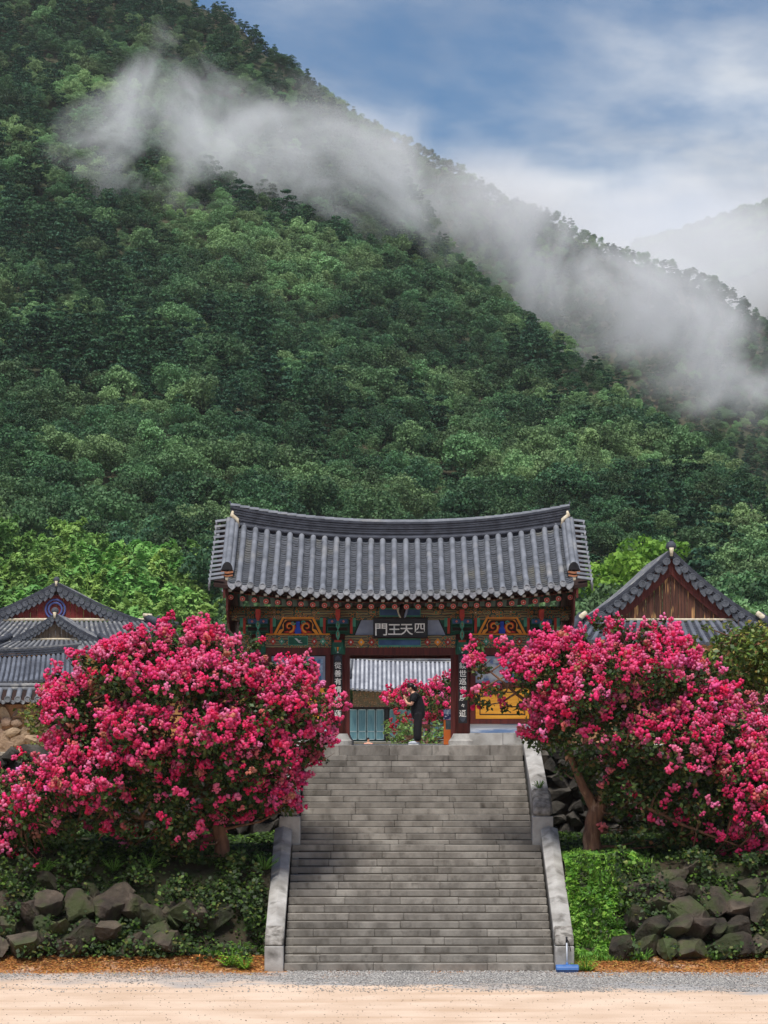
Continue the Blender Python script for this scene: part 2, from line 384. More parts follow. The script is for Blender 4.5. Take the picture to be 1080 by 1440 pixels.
GRP = {'bamboo': 'bamboo grove behind the side hall', 'broad': 'broadleaf trees low on the hillside', 'pine': 'pines low on the hillside'}
for (X, Y, px) in pts:
    z = hill_z(X, Y); py = HORIZ - (z + 5 - CAMZ) * F / Y; zn = zone_noise(X, Y)
    bam_edge = 640 + 0.5 * px + 25 * zn
    if px < 330 and py > bam_edge and Y < 400: kind = 'bamboo'
    else:
        up = (Y - 250) / 500
        kind = 'pine' if zn * .8 + 0.2 * math.sin(X * 0.05 + Y * 0.02) + (up - 0.5) * 0.35 + rt.uniform(-.5, .5) > 0.22 else 'broad'
    s = rt.uniform(0.42, .72) * rt.choice((.75, .95, 1, 1.2, 1.4, 1.65)) * (1.0 if kind != 'bamboo' else 1.1)
    if Y > crest(px, CREST)[1] - 30: s *= .66
    rz = rt.uniform(0, 6.28)
    on_view = -30 < px < 1110
    hidden = 320 < px < 820 and py > 770
    if (Y < 235 or kind == 'bamboo') and on_view and not hidden and n_single < 300:
        forest_tree(kind, rt.randrange(10), (X, Y, z), s, rz, LBL[kind], GRP[kind]); n_single += 1
    elif kind == 'bamboo':
        forest['broad'].append((X, Y, z, s, rz))
    else: forest[kind].append((X, Y, z, s, rz))
for i in range(11000):
    px = rt.uniform(380, 1340); e, Yc = crest(px, BACK); Y = Yc + rt.uniform(-130, 12); X = (px - PX0) * Y / F
    if not try_point(X, Y, 2.6): continue
    forest[rt.choice(('pine', 'broad', 'broad'))].append((X, Y, back_z(X, Y), rt.uniform(0.42, .66), rt.uniform(0, 6.28)))
for i in range(3000):
    px = rt.uniform(840, 1250); e, Yc = crest(px, FAR); Y = Yc + rt.uniform(-140, 10); X = (px - PX0) * Y / F
    forest['broad'].append((X, Y, far_z(X, Y), rt.uniform(.8, 1.2), rt.uniform(0, 6.28)))
# bright broadleaf trees just above the gate roof and beside the side hall
for (px, py, Y, s, i, lab) in ((868, 818, 205, 0.98, 0, 'bright green tree between the gate roof and the planked gable hall'),
                               (915, 790, 214, 0.92, 1, 'bright green tree rising behind the planked gable of the hall'),
                               ):
    p = at(px, py, Y); forest_tree('bright', i, (p.x, Y, p.z - 4.2 * s), s, rt.uniform(0, 6), lab, None)
for k, L in (('broad', BROAD), ('pine', PINE)):       # make sure every crown kind stands somewhere as a tree of its own
    for i in range(len(L)):
        if i not in TREE_SLOTS.get(k, {}) and forest[k]:
            X, Y, z, s, rz = forest[k].pop(0); forest_tree(k, i, (X, Y, z), s, rz, LBL[k], GRP[k])
def scatter_object(name, kind, label):
    P = forest[kind]; n = len(P); crowns = [TREE_SLOTS[kind][i] for i in sorted(TREE_SLOTS[kind])]
    me = bpy.data.meshes.new(name); me.vertices.add(n); me.vertices.foreach_set('co', np.array([p[:3] for p in P], np.float32).ravel())
    a = me.attributes.new('size', 'FLOAT', 'POINT'); a.data.foreach_set('value', [p[3] for p in P])
    a = me.attributes.new('turn', 'FLOAT_VECTOR', 'POINT'); a.data.foreach_set('vector', np.array([(0, 0, p[4]) for p in P], np.float32).ravel())
    a = me.attributes.new('pick', 'INT', 'POINT'); a.data.foreach_set('value', [rt.randrange(len(crowns)) for p in P])
    o = link(name, me); tag(o, label, None, None, 'stuff')
    t = bpy.data.node_groups.new(name, 'GeometryNodeTree'); L = t.links.new
    t.interface.new_socket('Geometry', in_out='INPUT', socket_type='NodeSocketGeometry'); t.interface.new_socket('Geometry', in_out='OUTPUT', socket_type='NodeSocketGeometry')
    gi, go = t.nodes.new('NodeGroupInput'), t.nodes.new('NodeGroupOutput'); g2i = t.nodes.new('GeometryNodeGeometryToInstance')
    for c in reversed(crowns):
        oi = t.nodes.new('GeometryNodeObjectInfo'); oi.transform_space = 'ORIGINAL'; oi.inputs['Object'].default_value = c; oi.inputs['As Instance'].default_value = False
        L(oi.outputs['Geometry'], g2i.inputs[0])
    ip = t.nodes.new('GeometryNodeInstanceOnPoints'); L(gi.outputs[0], ip.inputs['Points']); L(g2i.outputs[0], ip.inputs['Instance']); ip.inputs['Pick Instance'].default_value = True
    def na(nm, ty):
        x = t.nodes.new('GeometryNodeInputNamedAttribute'); x.data_type = ty; x.inputs['Name'].default_value = nm; return x.outputs['Attribute']
    L(na('pick', 'INT'), ip.inputs['Instance Index'])
    e2r = t.nodes.new('FunctionNodeEulerToRotation'); L(na('turn', 'FLOAT_VECTOR'), e2r.inputs[0]); L(e2r.outputs[0], ip.inputs['Rotation'])
    L(na('size', 'FLOAT'), ip.inputs['Scale']); L(ip.outputs[0], go.inputs[0])
    md = o.modifiers.new('scatter', 'NODES'); md.node_group = t
    return o
scatter_object('broadleaf_forest', 'broad', 'mixed green broadleaf forest covering the mountainside')
scatter_object('pine_forest', 'pine', 'dark green pine forest covering the upper mountainside')
print('single trees', n_single, 'forest', {k: len(v) for k, v in forest.items()})

# ------------------------------------------------------------------ mist
def mist(name, c, r, rot, dens, nscale, lo, hi, seed, label, sub=3, stretch=(1, 1, 1)):
    bm = bmesh.new(); bmesh.ops.create_icosphere(bm, subdivisions=sub, radius=1.0); me = bpy.data.meshes.new(name); bm.to_mesh(me); bm.free()
    o = bpy.data.objects.new(name, me); COL.objects.link(o); o.location = c; o.scale = r; o.rotation_euler = rot; tag(o, label, None, None, 'stuff')
    m = bpy.data.materials.new(name); m.use_nodes = True; t = m.node_tree; L = t.links.new; t.nodes.remove(t.nodes['Principled BSDF'])
    pv = N(t, 'ShaderNodeVolumePrincipled'); pv.inputs['Color'].default_value = (0.98, 0.985, 1.0, 1); pv.inputs['Anisotropy'].default_value = -0.2
    L(pv.outputs[0], t.nodes['Material Output'].inputs['Volume'])
    tc = N(t, 'ShaderNodeTexCoord'); ln = N(t, 'ShaderNodeVectorMath', operation='LENGTH'); L(tc.outputs['Object'], ln.inputs[0])
    fall = N(t, 'ShaderNodeMapRange', interpolation_type='SMOOTHSTEP'); L(ln.outputs['Value'], fall.inputs[0])
    fall.inputs[1].default_value = 0.15; fall.inputs[2].default_value = 1.0; fall.inputs[3].default_value = 1; fall.inputs[4].default_value = 0
    g = N(t, 'ShaderNodeNewGeometry'); mp = N(t, 'ShaderNodeMapping'); L(g.outputs['Position'], mp.inputs[0]); mp.inputs['Location'].default_value = (seed, seed * 1.7, 0); mp.inputs['Scale'].default_value = stretch
    nz = N(t, 'ShaderNodeTexNoise'); nz.inputs['Scale'].default_value = nscale; nz.inputs['Detail'].default_value = 6; nz.inputs['Roughness'].default_value = 0.6; nz.inputs['Distortion'].default_value = 0.55; L(mp.outputs[0], nz.inputs['Vector'])
    # ragged edge: the fall-off eats into the noise
    ad = N(t, 'ShaderNodeMath', operation='ADD'); L(nz.outputs['Fac'], ad.inputs[0])
    fs = N(t, 'ShaderNodeMapRange'); L(fall.outputs[0], fs.inputs[0]); fs.inputs[3].default_value = -.32; fs.inputs[4].default_value = .08; L(fs.outputs[0], ad.inputs[1])
    mr = N(t, 'ShaderNodeMapRange', interpolation_type='SMOOTHSTEP'); L(ad.outputs[0], mr.inputs[0]); mr.inputs[1].default_value = lo; mr.inputs[2].default_value = hi
    m1 = N(t, 'ShaderNodeMath', operation='MULTIPLY'); L(fall.outputs[0], m1.inputs[0]); L(mr.outputs[0], m1.inputs[1])
    m2 = N(t, 'ShaderNodeMath', operation='MULTIPLY'); L(m1.outputs[0], m2.inputs[0]); m2.inputs[1].default_value = dens; L(m2.outputs[0], pv.inputs['Density'])
    me.materials.append(m); return o
# valley cloud between the spur and the ridge behind it
a, b = at(560, 250, 790), at(1000, 500, 760)
mid = (a + b) / 2; ang = math.atan2(b.z - a.z, b.x - a.x)
mist('valley_mist', at(770, 360, 780), (115, 26, 42), (0, -ang, 0), 0.11, 0.026, 0.34, 0.74, 3.0, 'thick grey mist filling the valley behind the wooded spur')
mist('valley_mist', at(960, 470, 700), (62, 20, 40), (0, -ang, 0), 0.12, 0.034, 0.36, 0.72, 23.0, 'grey mist pooling where the valley meets the wooded spur')
mist('slope_mist', at(450, 230, 640), (82, 15, 38), (0, R(16), 0), 0.15, 0.036, 0.34, 0.76, 11.0, 'pale mist drifting across the upper wooded slope')
mist('mist_wisp', at(240, 190, 610), (52, 12, 40), (0, R(-30), 0), 0.18, 0.05, 0.42, 0.74, 29.0, 'thin wisps of mist rising from the upper slope')
mist('ridge_mist', at(1010, 350, 1300), (190, 60, 60), (0, R(6), 0), 0.028, 0.012, 0.14, 0.6, 8.0, 'pale mist hanging before the distant mountain')

def haze_box():
    me = MB().box(-720, 900, -260, 2150, -1.2, 560).mesh('haze', 'hill_soil'); me.materials.clear(); o = bpy.data.objects.new('haze', me); COL.objects.link(o); tag(o, 'thin pale summer haze in the valley air', None, None, 'stuff')
    m = bpy.data.materials.new('haze'); m.use_nodes = True; t = m.node_tree; t.nodes.remove(t.nodes['Principled BSDF']); pv = N(t, 'ShaderNodeVolumePrincipled')
    pv.inputs['Color'].default_value = (.86, .92, 1, 1); pv.inputs['Density'].default_value = HAZE; t.links.new(pv.outputs[0], t.nodes['Material Output'].inputs['Volume']); me.materials.append(m)
    return o
HAZE = 0.00005
haze_box()
# ------------------------------------------------------------------ ground
def ground_material():
    m = pm('ground_sand', S(218, 194, 172), S(202, 176, 152), scale=0.7, lo=0.38, hi=0.66, bump=0.5, bscale=16, rough=0.95)
    t = m.node_tree; L = t.links.new; b = t.nodes['Principled BSDF']; col = b.inputs['Base Color'].links[0].from_socket
    g = N(t, 'ShaderNodeNewGeometry'); sp = N(t, 'ShaderNodeSeparateXYZ'); L(g.outputs['Position'], sp.inputs[0])
    def noise(sc, st=(1, 1, 1), det=5):
        mp = N(t, 'ShaderNodeMapping'); L(g.outputs['Position'], mp.inputs[0]); mp.inputs['Scale'].default_value = st
        n = N(t, 'ShaderNodeTexNoise'); n.inputs['Scale'].default_value = sc; n.inputs['Detail'].default_value = det; L(mp.outputs[0], n.inputs['Vector']); return n.outputs['Fac']
    def math_(op, a, b_):
        n = N(t, 'ShaderNodeMath', operation=op)
        for i, v in enumerate((a, b_)):
            if hasattr(v, 'links') or hasattr(v, 'is_linked'): L(v, n.inputs[i])
            else: n.inputs[i].default_value = v
        return n.outputs[0]
    def rng(v, a, b_, c=0, d=1):
        n = N(t, 'ShaderNodeMapRange', interpolation_type='SMOOTHSTEP'); L(v, n.inputs[0])
        for i, x in enumerate((a, b_, c, d)): n.inputs[i + 1].default_value = x
        return n.outputs[0]
    def over(cur, rgbv, fac):
        x = N(t, 'ShaderNodeMix', data_type='RGBA'); L(fac, x.inputs['Factor']); L(cur, x.inputs['A']); x.inputs['B'].default_value = (*rgbv, 1); return x.outputs['Result']
    # tyre-rolled darker streaks and damp patches
    col = over(col, S(190, 160, 132), math_('MULTIPLY', rng(noise(0.6, (0.25, 2.2, 1)), 0.46, 0.7), 0.7))
    col = over(col, S(168, 138, 108), math_('MULTIPLY', rng(noise(26, det=3), 0.62, 0.7), .55))
    # grey gravel band in front of the stairs, thinning to the left
    wob = math_('MULTIPLY', math_('SUBTRACT', noise(0.6, det=8), 0.5), 4.6)
    Yw = math_('ADD', sp.outputs['Y'], wob)
    near = rng(math_('ADD', Yw, math_('MULTIPLY', sp.outputs['X'], 0.14)), 50.1, 51.3)
    far = rng(Yw, 53.6, 54.4, 1, 0)
    thin = rng(math_('ADD', sp.outputs['X'], math_('MULTIPLY', noise(1.2), 5.0)), -3.5, 2.5, 0.45, 1)
    gr = math_('MULTIPLY', math_('MULTIPLY', near, far), thin)
    patch = rng(noise(2.2, (0.6, 1.6, 1)), 0.28, 0.5)
    fine = rng(noise(38, det=2), 0.42, 0.56)
    col = over(col, S(176, 174, 172), math_('MULTIPLY', gr, patch)); col = over(col, S(126, 126, 128), math_('MULTIPLY', math_('MULTIPLY', gr, patch), math_('MULTIPLY', fine, .8)))
    # fallen needles and leaves by the rock walls
    Yl = math_('ADD', Yw, math_('MULTIPLY', math_('MAXIMUM', sp.outputs['X'], 3.0), .16))
    lit = math_('MULTIPLY', rng(Yl, 53.7, 54.7), rng(noise(1.7), 0.25, 0.5)); col = over(col, S(178, 122, 68), lit)
    col = over(col, S(118, 74, 40), math_('MULTIPLY', math_('MULTIPLY', lit, rng(noise(9), 0.45, 0.62)), rng(Yw, 53.9, 55.0)))
    L(col, b.inputs['Base Color'])
ground_material()
mb = MB(); xs = [-600, -60, -20, -10, 0, 10, 20, 60, 600]; ys = [-200, 20, 40, 48, 56, 60, 170]
V = [(x, y, 0) for y in ys for x in xs]; Fc = [(j * 9 + i, j * 9 + i + 1, (j + 1) * 9 + i + 1, (j + 1) * 9 + i) for j in range(6) for i in range(8)]
tag(link('ground', np_mesh('ground', V, Fc, 'ground_sand')), 'pale sandy forecourt ground with a band of grey gravel', None, None, 'structure')
pm('gravel_stone', S(192, 188, 182), S(116, 114, 112), scale=22, lo=0.4, hi=0.6, rough=0.9)
def pebbles(name, P, size, mat, label, rng):
    n = len(P); base = np.array([(1, 0, 0), (-1, 0, 0), (0, 1, 0), (0, -1, 0), (0, 0, 0.8), (0, 0, -0.5)], float)
    tri = np.array([(0, 2, 4), (2, 1, 4), (1, 3, 4), (3, 0, 4), (2, 0, 5), (1, 2, 5), (3, 1, 5), (0, 3, 5)])
    s = (size * rng.uniform(0.5, 1.4, n))[:, None, None]; a = rng.uniform(0, 6.28, n); c, si = np.cos(a), np.sin(a)
    B = base[None] * rng.uniform(0.6, 1.3, (n, 6, 1)); X = B[..., 0] * c[:, None] - B[..., 1] * si[:, None]; Yy = B[..., 0] * si[:, None] + B[..., 1] * c[:, None]
    V = np.stack([X, Yy, B[..., 2] * 0.7], 2) * s + P[:, None, :]
    Fc = (tri[None] + (np.arange(n) * 6)[:, None, None]).reshape(-1, 3)
    return tag(link(name, np_mesh(name, V.reshape(-1, 3), Fc, mat)), label, None, None, 'stuff')
rng = np.random.default_rng(3)
P = []
while len(P) < 26000:
    x = rng.uniform(-9, 10); y = rng.uniform(49.6, 54.3); lo_y = 51.2 - 0.14 * x + 1.3 * mnoise.fractal(Vector((x * .45, y * .3, 1)), 1, 2, 4)
    dens = 1.0 if y > lo_y + .35 else 0.12 if y < lo_y - .5 else .4
    if y > 53.6 and not (-2.3 < x < 3.6): dens *= 0.15
    if x < -2: dens *= 0.45 if mnoise.noise(Vector((x * .7, y * 1.7, 4))) > -.05 else 0.12
    if rng.random() < dens: P.append((x, y, 0.008))
pebbles('gravel', np.array(P), 0.02, 'gravel_stone', 'loose grey gravel spread before the stairs', rng)
pm('dark_pebble', S(128, 112, 98), S(84, 76, 70), scale=5)
P = np.stack([rng.uniform(-9, 10, 2600), rng.uniform(40, 53, 2600), np.full(2600, .004)], 1)
pebbles('pebbles', P, 0.012, 'dark_pebble', 'small dark pebbles strewn over the sand', rng)

# ------------------------------------------------------------------ terraces and courts
pm('court_soil', S(196, 184, 164), S(170, 158, 138), scale=1.5, bump=0.2)
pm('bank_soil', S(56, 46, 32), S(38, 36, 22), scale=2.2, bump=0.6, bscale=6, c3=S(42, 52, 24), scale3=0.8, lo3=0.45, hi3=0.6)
SX = 0.73                                                 # centre line of the stairs
ZP = 4.626                                                # platform level under the gate
def bank_h(x, y):
    """height of the planted bank and ledge between the forecourt and the platform wall"""
    s = max(0, min(1, (y - 54.75) / 2.2)); s = s * s * (3 - 2 * s)
    n = mnoise.fractal(Vector((x * .7, y * .7, 5)), 1, 2, 3)
    top = 2.1 + 0.05 * max(0, y - 57) + (0.012 * (x + 3) ** 2 if x < -3 else 0)
    ap = .27 * max(0, min(1, (y - 53.75) / 1.25)) ** 1.1
    return -0.03 + max(ap, .2 * ap + top * s) + n * 0.12 * s
def bank(name, x0, x1, label):
    nx, ny = 60, 40; xs = np.linspace(x0, x1, nx); ys = np.concatenate([np.linspace(53.6, 55.2, 8), np.linspace(55.4, 64.0, ny - 8)])
    V = [(x, y, bank_h(x, y)) for y in ys for x in xs]
    Fc = [(j * nx + i, j * nx + i + 1, (j + 1) * nx + i + 1, (j + 1) * nx + i) for j in range(ny - 1) for i in range(nx - 1)]
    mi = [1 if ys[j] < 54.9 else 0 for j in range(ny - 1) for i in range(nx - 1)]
    return tag(link(name, np_mesh(name, V, Fc, ['bank_soil', 'ground_sand'], True, mi)), label, None, None, 'structure')
bank('bank_ground', -30, -2.46, 'shaded soil bank of the stairs'); bank('bank_ground', 3.92, 30, 'soil bank under the leaning flowering tree')
mb = MB().box(-600, 600, 74, 170, 0.5, 3.52); tag(mb.build('rear_court', 'court_soil'), 'pale rear court behind the gate', None, None, 'structure')
mb = MB().box(-60, -8, 64.02, 170.5, 0.52, 4.45); tag(mb.build('upper_terrace', 'court_soil'), 'upper yard with the double gabled hall', None, None, 'structure')
mb = MB().box(8.6, 60, 64.02, 170.5, 0.53, 4.45); tag(mb.build('upper_terrace', 'court_soil'), 'upper yard with the planked gable hall', None, None, 'structure')
pm('granite', S(148, 143, 135), S(112, 107, 100), scale=1.6, stretch=(1.3, 1.3, .6), bump=0.35, bscale=18, rand=0.17, c3=S(82, 77, 70), scale3=3.5, lo3=0.55, hi3=0.8, rough=0.9)
pm('granite_pale', S(176, 174, 170), S(140, 137, 132), scale=2.5, bump=0.2, bscale=45, rand=0.08, c3=S(98, 95, 90), scale3=2.2, lo3=0.56, hi3=0.72, rough=0.9)
pm('paving', S(196, 192, 184), S(164, 158, 150), scale=2, bump=0.1, rand=0.06)
pm('joint_dirt', S(52, 47, 40))
plat = empty('gate_platform', (0.4, 69, 3.5), 'grey granite platform carrying the painted gate', 'platform')
part_box('core', 'joint_dirt', plat, -7.9, 8.5, 64.1, 73.9, 1.0, ZP - .08)
def cube_mesh(mat, bevel=0.0):
    return MB().box(-.5, .5, -.5, .5, -.5, .5).mesh('block', mat, bevel=bevel)
BLOCK = cube_mesh('granite', 0.02); BLOCKP = cube_mesh('granite_pale', 0.012); PAVER = cube_mesh('paving', 0.006)
def block(name, me, parent, x0, x1, y0, y1, z0, z1, jitter=0.0):
    j = lambda: random.uniform(-jitter, jitter)
    return link(name, me, parent, Matrix.Translation(((x0 + x1) / 2 + j(), (y0 + y1) / 2 + j(), (z0 + z1) / 2)) @ Matrix.Diagonal((x1 - x0, y1 - y0, z1 - z0, 1)))
x = -7.9
while x < 8.5:                                            # paving of the platform top
    w = min(random.uniform(.8, 1.1), 8.5 - x)
    for k, (ya, yb) in enumerate(((64.55, 66.0), (66.01, 68.5), (68.51, 73.9))): block('paving_slab', PAVER, plat, x, x + w - .008, ya, yb - .01, ZP - .1, ZP - .012)
    x += w
# edge slabs along the front (the top "step" of the stairs)
x = -7.9
while x < 8.5:
    w = min(random.uniform(1.0, 1.5), 8.5 - x); block('edge_slab', BLOCK, plat, x, x + w - .01, 63.98, 64.55, ZP - .25, ZP, .004); x += w

# ------------------------------------------------------------------ stairs
st = empty('stone_staircase', (SX, 59, 0), 'broad weathered granite staircase climbing to the painted gate', 'staircase')
part_box('core', 'joint_dirt', st, SX - 2.78, SX + 2.78, 54.2, 59.2, -.2, .12)
rs = random.Random(21)
TREAD = 0.32
def step_row(z0, z1, y0, half, depth=0.5):
    x = SX - half; first = True
    while x < SX + half - 1e-6:
        w = rs.uniform(.55, 1.35) if first else rs.uniform(1.05, 1.3); first = False
        if SX + half - (x + w) < .4: w = SX + half - x
        d = rs.uniform(-.008, .008)
        block('step_block', BLOCK, st, x + .004, x + w - .004, y0 + d, y0 + depth, z0 + .013, z1 + rs.uniform(-.004, .004)); x += w
z = 0.0
for i in range(16):
    step_row(z, z + .15, 54.0 + i * TREAD, 2.8); z += .15
y2 = 54.0 + 16 * TREAD
step_row(z, z + .09, y2, 2.66); z += .09
up_r = (ZP - .25 - z) / 14
for i in range(14):
    step_row(z, z + up_r, y2 + .32 + i * ((63.98 - y2 - .32) / 14), 2.66); z += up_r
mb = MB(); pts = [(54.05, -.1), (54.05, .02)] + [(54.0 + i * TREAD + .07, .15 * i + .06) for i in range(1, 16)] + [(y2 + .1, 2.3), (63.9, ZP - .35), (63.9, -.1)]
mb.prism_x(pts, SX - 2.64, SX + 2.64); mb.build('bedding', 'joint_dirt', st)

# ------------------------------------------------------------------ balustrades
pm('carved_granite', S(160, 156, 150), S(96, 92, 86), scale=7, bump=0.7, bscale=14, rough=0.9)
def balustrade(side, label):
    sgn = 1 if side > 0 else -1
    xi, xo = SX + sgn * 2.81, SX + sgn * 3.2; xui, xuo = SX + sgn * 2.67, SX + sgn * 3.06
    b = empty('stone_balustrade', ((xi + xo) / 2, 54, 0), label, 'balustrade')
    X = lambda a, c: (min(a, c), max(a, c))
    a, c = X(xi, xo)
    MB().box(a, c, 53.92, 54.34, -.05, .52).build('newel_post', 'granite_pale', b, bevel=.015)
    m_ = (a + c) / 2
    MB().prism_x([(53.94, .525), (54.5, .525), (54.5, .92), (54.2, .78), (53.98, .69)], a + .005, c - .005).build('newel_cap', 'carved_granite', b, bevel=.03)
    # side wall under the rail
    f = lambda y: .72 + (y - 54.1) * (2.86 - .72) / 5.0
    mb = MB().prism_x([(54.35, -.05), (59.1, -.05), (59.1, f(59.1) - .2), (54.35, f(54.35) - .2)], a + .04, c - .04); mb.build('side_wall', 'granite_pale', b)
    # rail of peaked stones
    def rail(y0, y1, fn, x0, x1, n):
        for k in range(n):
            ya, yb = lerp(y0, y1, k / n) + .006, lerp(y0, y1, (k + 1) / n) - .006; cx = (x0 + x1) / 2; vs = []
            for y in (ya, yb):
                zt = fn(y); vs += [(x0, y, zt - .24), (x1, y, zt - .24), (x1, y, zt - .07), (cx, y, zt), (x0, y, zt - .07)]
            fs = [(0, 1, 2, 3, 4), (9, 8, 7, 6, 5)] + [(i, (i + 1) % 5, (i + 1) % 5 + 5, i + 5) for i in range(5)]
            MB().add(vs, fs).build('rail_stone', 'granite_pale', b, bevel=.008)
    rail(54.42, 59.05, f, a, c, 4)
    # landing post with carved head, upper rail
    a2, c2 = X(xui, xuo)
    MB().box(a2 - .04, c2 + .04, 59.02, 59.5, 2.0, 3.04).build('landing_post', 'granite_pale', b, bevel=.015)
    MB().prism_x([(59.05, 3.045), (59.9, 3.045), (59.9, 3.68), (59.5, 3.5), (59.2, 3.36), (59.05, 3.2)], a2 - .02, c2 + .02).build('carved_head', 'carved_granite', b, bevel=.06)
    f2 = lambda y: 3.60 + (y - 59.9) * (4.86 - 3.60) / 4.2
    MB().prism_x([(59.5, 1.9), (63.95, 1.9), (63.95, f2(63.95) - .2), (59.9, f2(59.9) - .2), (59.5, 3.0)], a2 + .04, c2 - .04).build('side_wall', 'granite_pale', b)
    rail(59.92, 64.3, f2, a2, c2, 4)
    MB().box(a2 + .0, c2 - .0, 64.31, 64.6, ZP - .3, 4.9).build('end_post', 'granite_pale', b, bevel=.02)
    return b
balustrade(-1, 'sloping stone balustrade beside the larger flowering tree, clear of the broom')
balustrade(1, 'sloping stone balustrade with the blue broom at its foot')

# ------------------------------------------------------------------ retaining walls of fitted stones and boulders
def rock_mesh(seed, mat, k=0.32):
    bm = bmesh.new(); bmesh.ops.create_icosphere(bm, subdivisions=4, radius=.66); o = Vector((seed * 3.1, seed * 1.7, 0))
    rr = random.Random(seed); planes = [(Vector((rr.gauss(0, 1), rr.gauss(0, 1), rr.gauss(0, 1))).normalized(), rr.uniform(.3, .46)) for _ in range(13)]
    for v in bm.verts:
        n = v.co.normalized(); v.co += n * k * .35 * mnoise.fractal(n * 1.3 + o, 1, 2, 3)
        for p, d in planes:
            e = v.co.dot(p) - d
            if e > 0: v.co -= p * e * .98
        v.co += n * .022 * mnoise.fractal(n * 5 + o, .8, 2, 4)
    me = bpy.data.meshes.new('boulder'); bm.to_mesh(me); bm.free(); me.materials.append(MATS[mat])
    me.polygons.foreach_set('use_smooth', [True] * len(me.polygons)); me.set_sharp_from_angle(angle=R(22)); return me
pm('boulder', S(78, 69, 59), S(42, 38, 32), scale=2.5, bump=1.4, bscale=6, rand=0.4, huerand=.015, c3=S(56, 64, 36), scale3=1.6, lo3=.46, hi3=.62)
pm('wall_stone', S(70, 66, 60), S(44, 42, 38), scale=3, bump=0.6, bscale=10, rand=0.25)  # platform wall stones: base colours darkened to stand in for deep tree shade
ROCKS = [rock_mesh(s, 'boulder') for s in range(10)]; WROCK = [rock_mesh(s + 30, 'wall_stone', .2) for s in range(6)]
rk = random.Random(4)
def boulder(parent, x, y, z, sx, sy, sz, rz=None, L=ROCKS):
    M = Matrix.Translation((x, y, z)) @ Euler((rk.uniform(-.3, .3), rk.uniform(-.3, .3), rk.uniform(0, 6.28) if rz is None else rz)).to_matrix().to_4x4() @ Matrix.Diagonal((sx, sy, sz, 1))
    # keep the axes aligned with the picture: scale after rotation
    M = Matrix.Translation((x, y, z)) @ Matrix.Diagonal((sx, sy, sz, 1)) @ Euler((rk.uniform(0, 6.28), rk.uniform(0, 6.28), rk.uniform(0, 6.28))).to_matrix().to_4x4()
    return link('boulder', rk.choice(L), parent, M)
def boulder_wall(x0, x1, label, skip):
    w = empty('boulder_wall', ((x0 + x1) / 2, 55, 0), label, 'stone wall'); row = 0; zz = 0.0
    for row, (yb, zb, hs) in enumerate(((55.0, .42, .55), (55.25, .74, .5), (55.6, 1.1, .55), (56.0, 1.45, .5), (56.5, 1.8, .45))):
        x = x0 + rk.uniform(0, .4)
        while x < x1:
            sx = rk.choice((rk.uniform(.28, .5), rk.uniform(.4, .75), rk.uniform(.6, 1.0))); sz = hs * rk.uniform(.6, 1.1)
            if not skip(x + sx / 2, row): boulder(w, x + sx / 2, yb + rk.uniform(-.2, .2), zb + rk.uniform(-.14, .14), sx * 1.1, rk.uniform(.6, .95), sz * rk.uniform(.95, 1.35))
            x += sx * rk.uniform(.7, .88)
    return w
boulder_wall(-9.5, -3.2, 'mossy boulder wall half buried in creepers under the larger flowering tree', lambda x, r: (x > -3.7 and rk.random() < .6) or x > -3.15 or (r >= 3 and rk.random() < .7) or rk.random() < .1)
boulder_wall(4.3, 10.5, 'large boulder wall beside the grassy slope at the stairs', lambda x, r: (x < 5.3 and not (r < 1 and x > 4.9)) or (r == 4 and rk.random() < .5) or rk.random() < .06)
tw = empty('platform_wall', (0, 63.8, 2), 'shade-darkened dry stone retaining wall below the gate platform', 'stone wall')
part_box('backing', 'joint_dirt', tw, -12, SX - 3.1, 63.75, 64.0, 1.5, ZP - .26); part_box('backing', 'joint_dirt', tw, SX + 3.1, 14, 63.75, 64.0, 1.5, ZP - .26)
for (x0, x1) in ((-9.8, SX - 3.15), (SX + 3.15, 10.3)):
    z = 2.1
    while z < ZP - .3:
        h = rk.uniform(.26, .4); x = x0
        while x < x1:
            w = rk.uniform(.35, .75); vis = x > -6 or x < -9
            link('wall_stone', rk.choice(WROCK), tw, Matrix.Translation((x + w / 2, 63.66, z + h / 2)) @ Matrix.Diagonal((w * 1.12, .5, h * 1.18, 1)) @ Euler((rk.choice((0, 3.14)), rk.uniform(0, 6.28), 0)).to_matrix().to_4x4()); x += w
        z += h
# ------------------------------------------------------------------ the gate
pm('roof_tile', S(120, 124, 132), S(94, 98, 106), scale=3.0, bump=0.2, bscale=30, rand=0.09, rough=0.7, c3=S(138, 138, 138), scale3=1.6, lo3=.55, hi3=.75)
pm('pan_tile', S(92, 96, 104), S(70, 74, 82), scale=4.0, bump=0.2, bscale=30, rough=0.75, c3=S(110, 108, 98), scale3=.9, lo3=.55, hi3=.75)
pm('eave_tile', S(150, 152, 156), S(112, 114, 120), scale=12, rand=0.15, rough=0.75, bump=.5, bscale=45, huerand=.02)
pm('ridge_tile', S(70, 74, 84), S(52, 55, 64), scale=5, rough=0.75, bump=.3, bscale=30)
pm('plaster', S(214, 204, 182), S(180, 166, 140), scale=8, bump=.3)
pm('terracotta', S(176, 120, 88), S(140, 92, 66), scale=8)
pm('red_wood', S(98, 42, 36), S(74, 32, 30), scale=3, stretch=(6, 6, .6), rough=.65, bump=.15, bscale=20)
pm('vermilion', S(176, 58, 42), S(140, 44, 36), scale=6, rough=.6)
pm('dark_wood', S(52, 34, 30), S(38, 26, 24), scale=3)
pm('green_paint', S(34, 96, 74), S(24, 72, 58), scale=5, rough=.6)
pm('jade_paint', S(78, 150, 122), S(58, 122, 100), scale=6, rough=.6)
pm('blue_paint', S(66, 98, 138), S(50, 78, 116), scale=4, rough=.6)
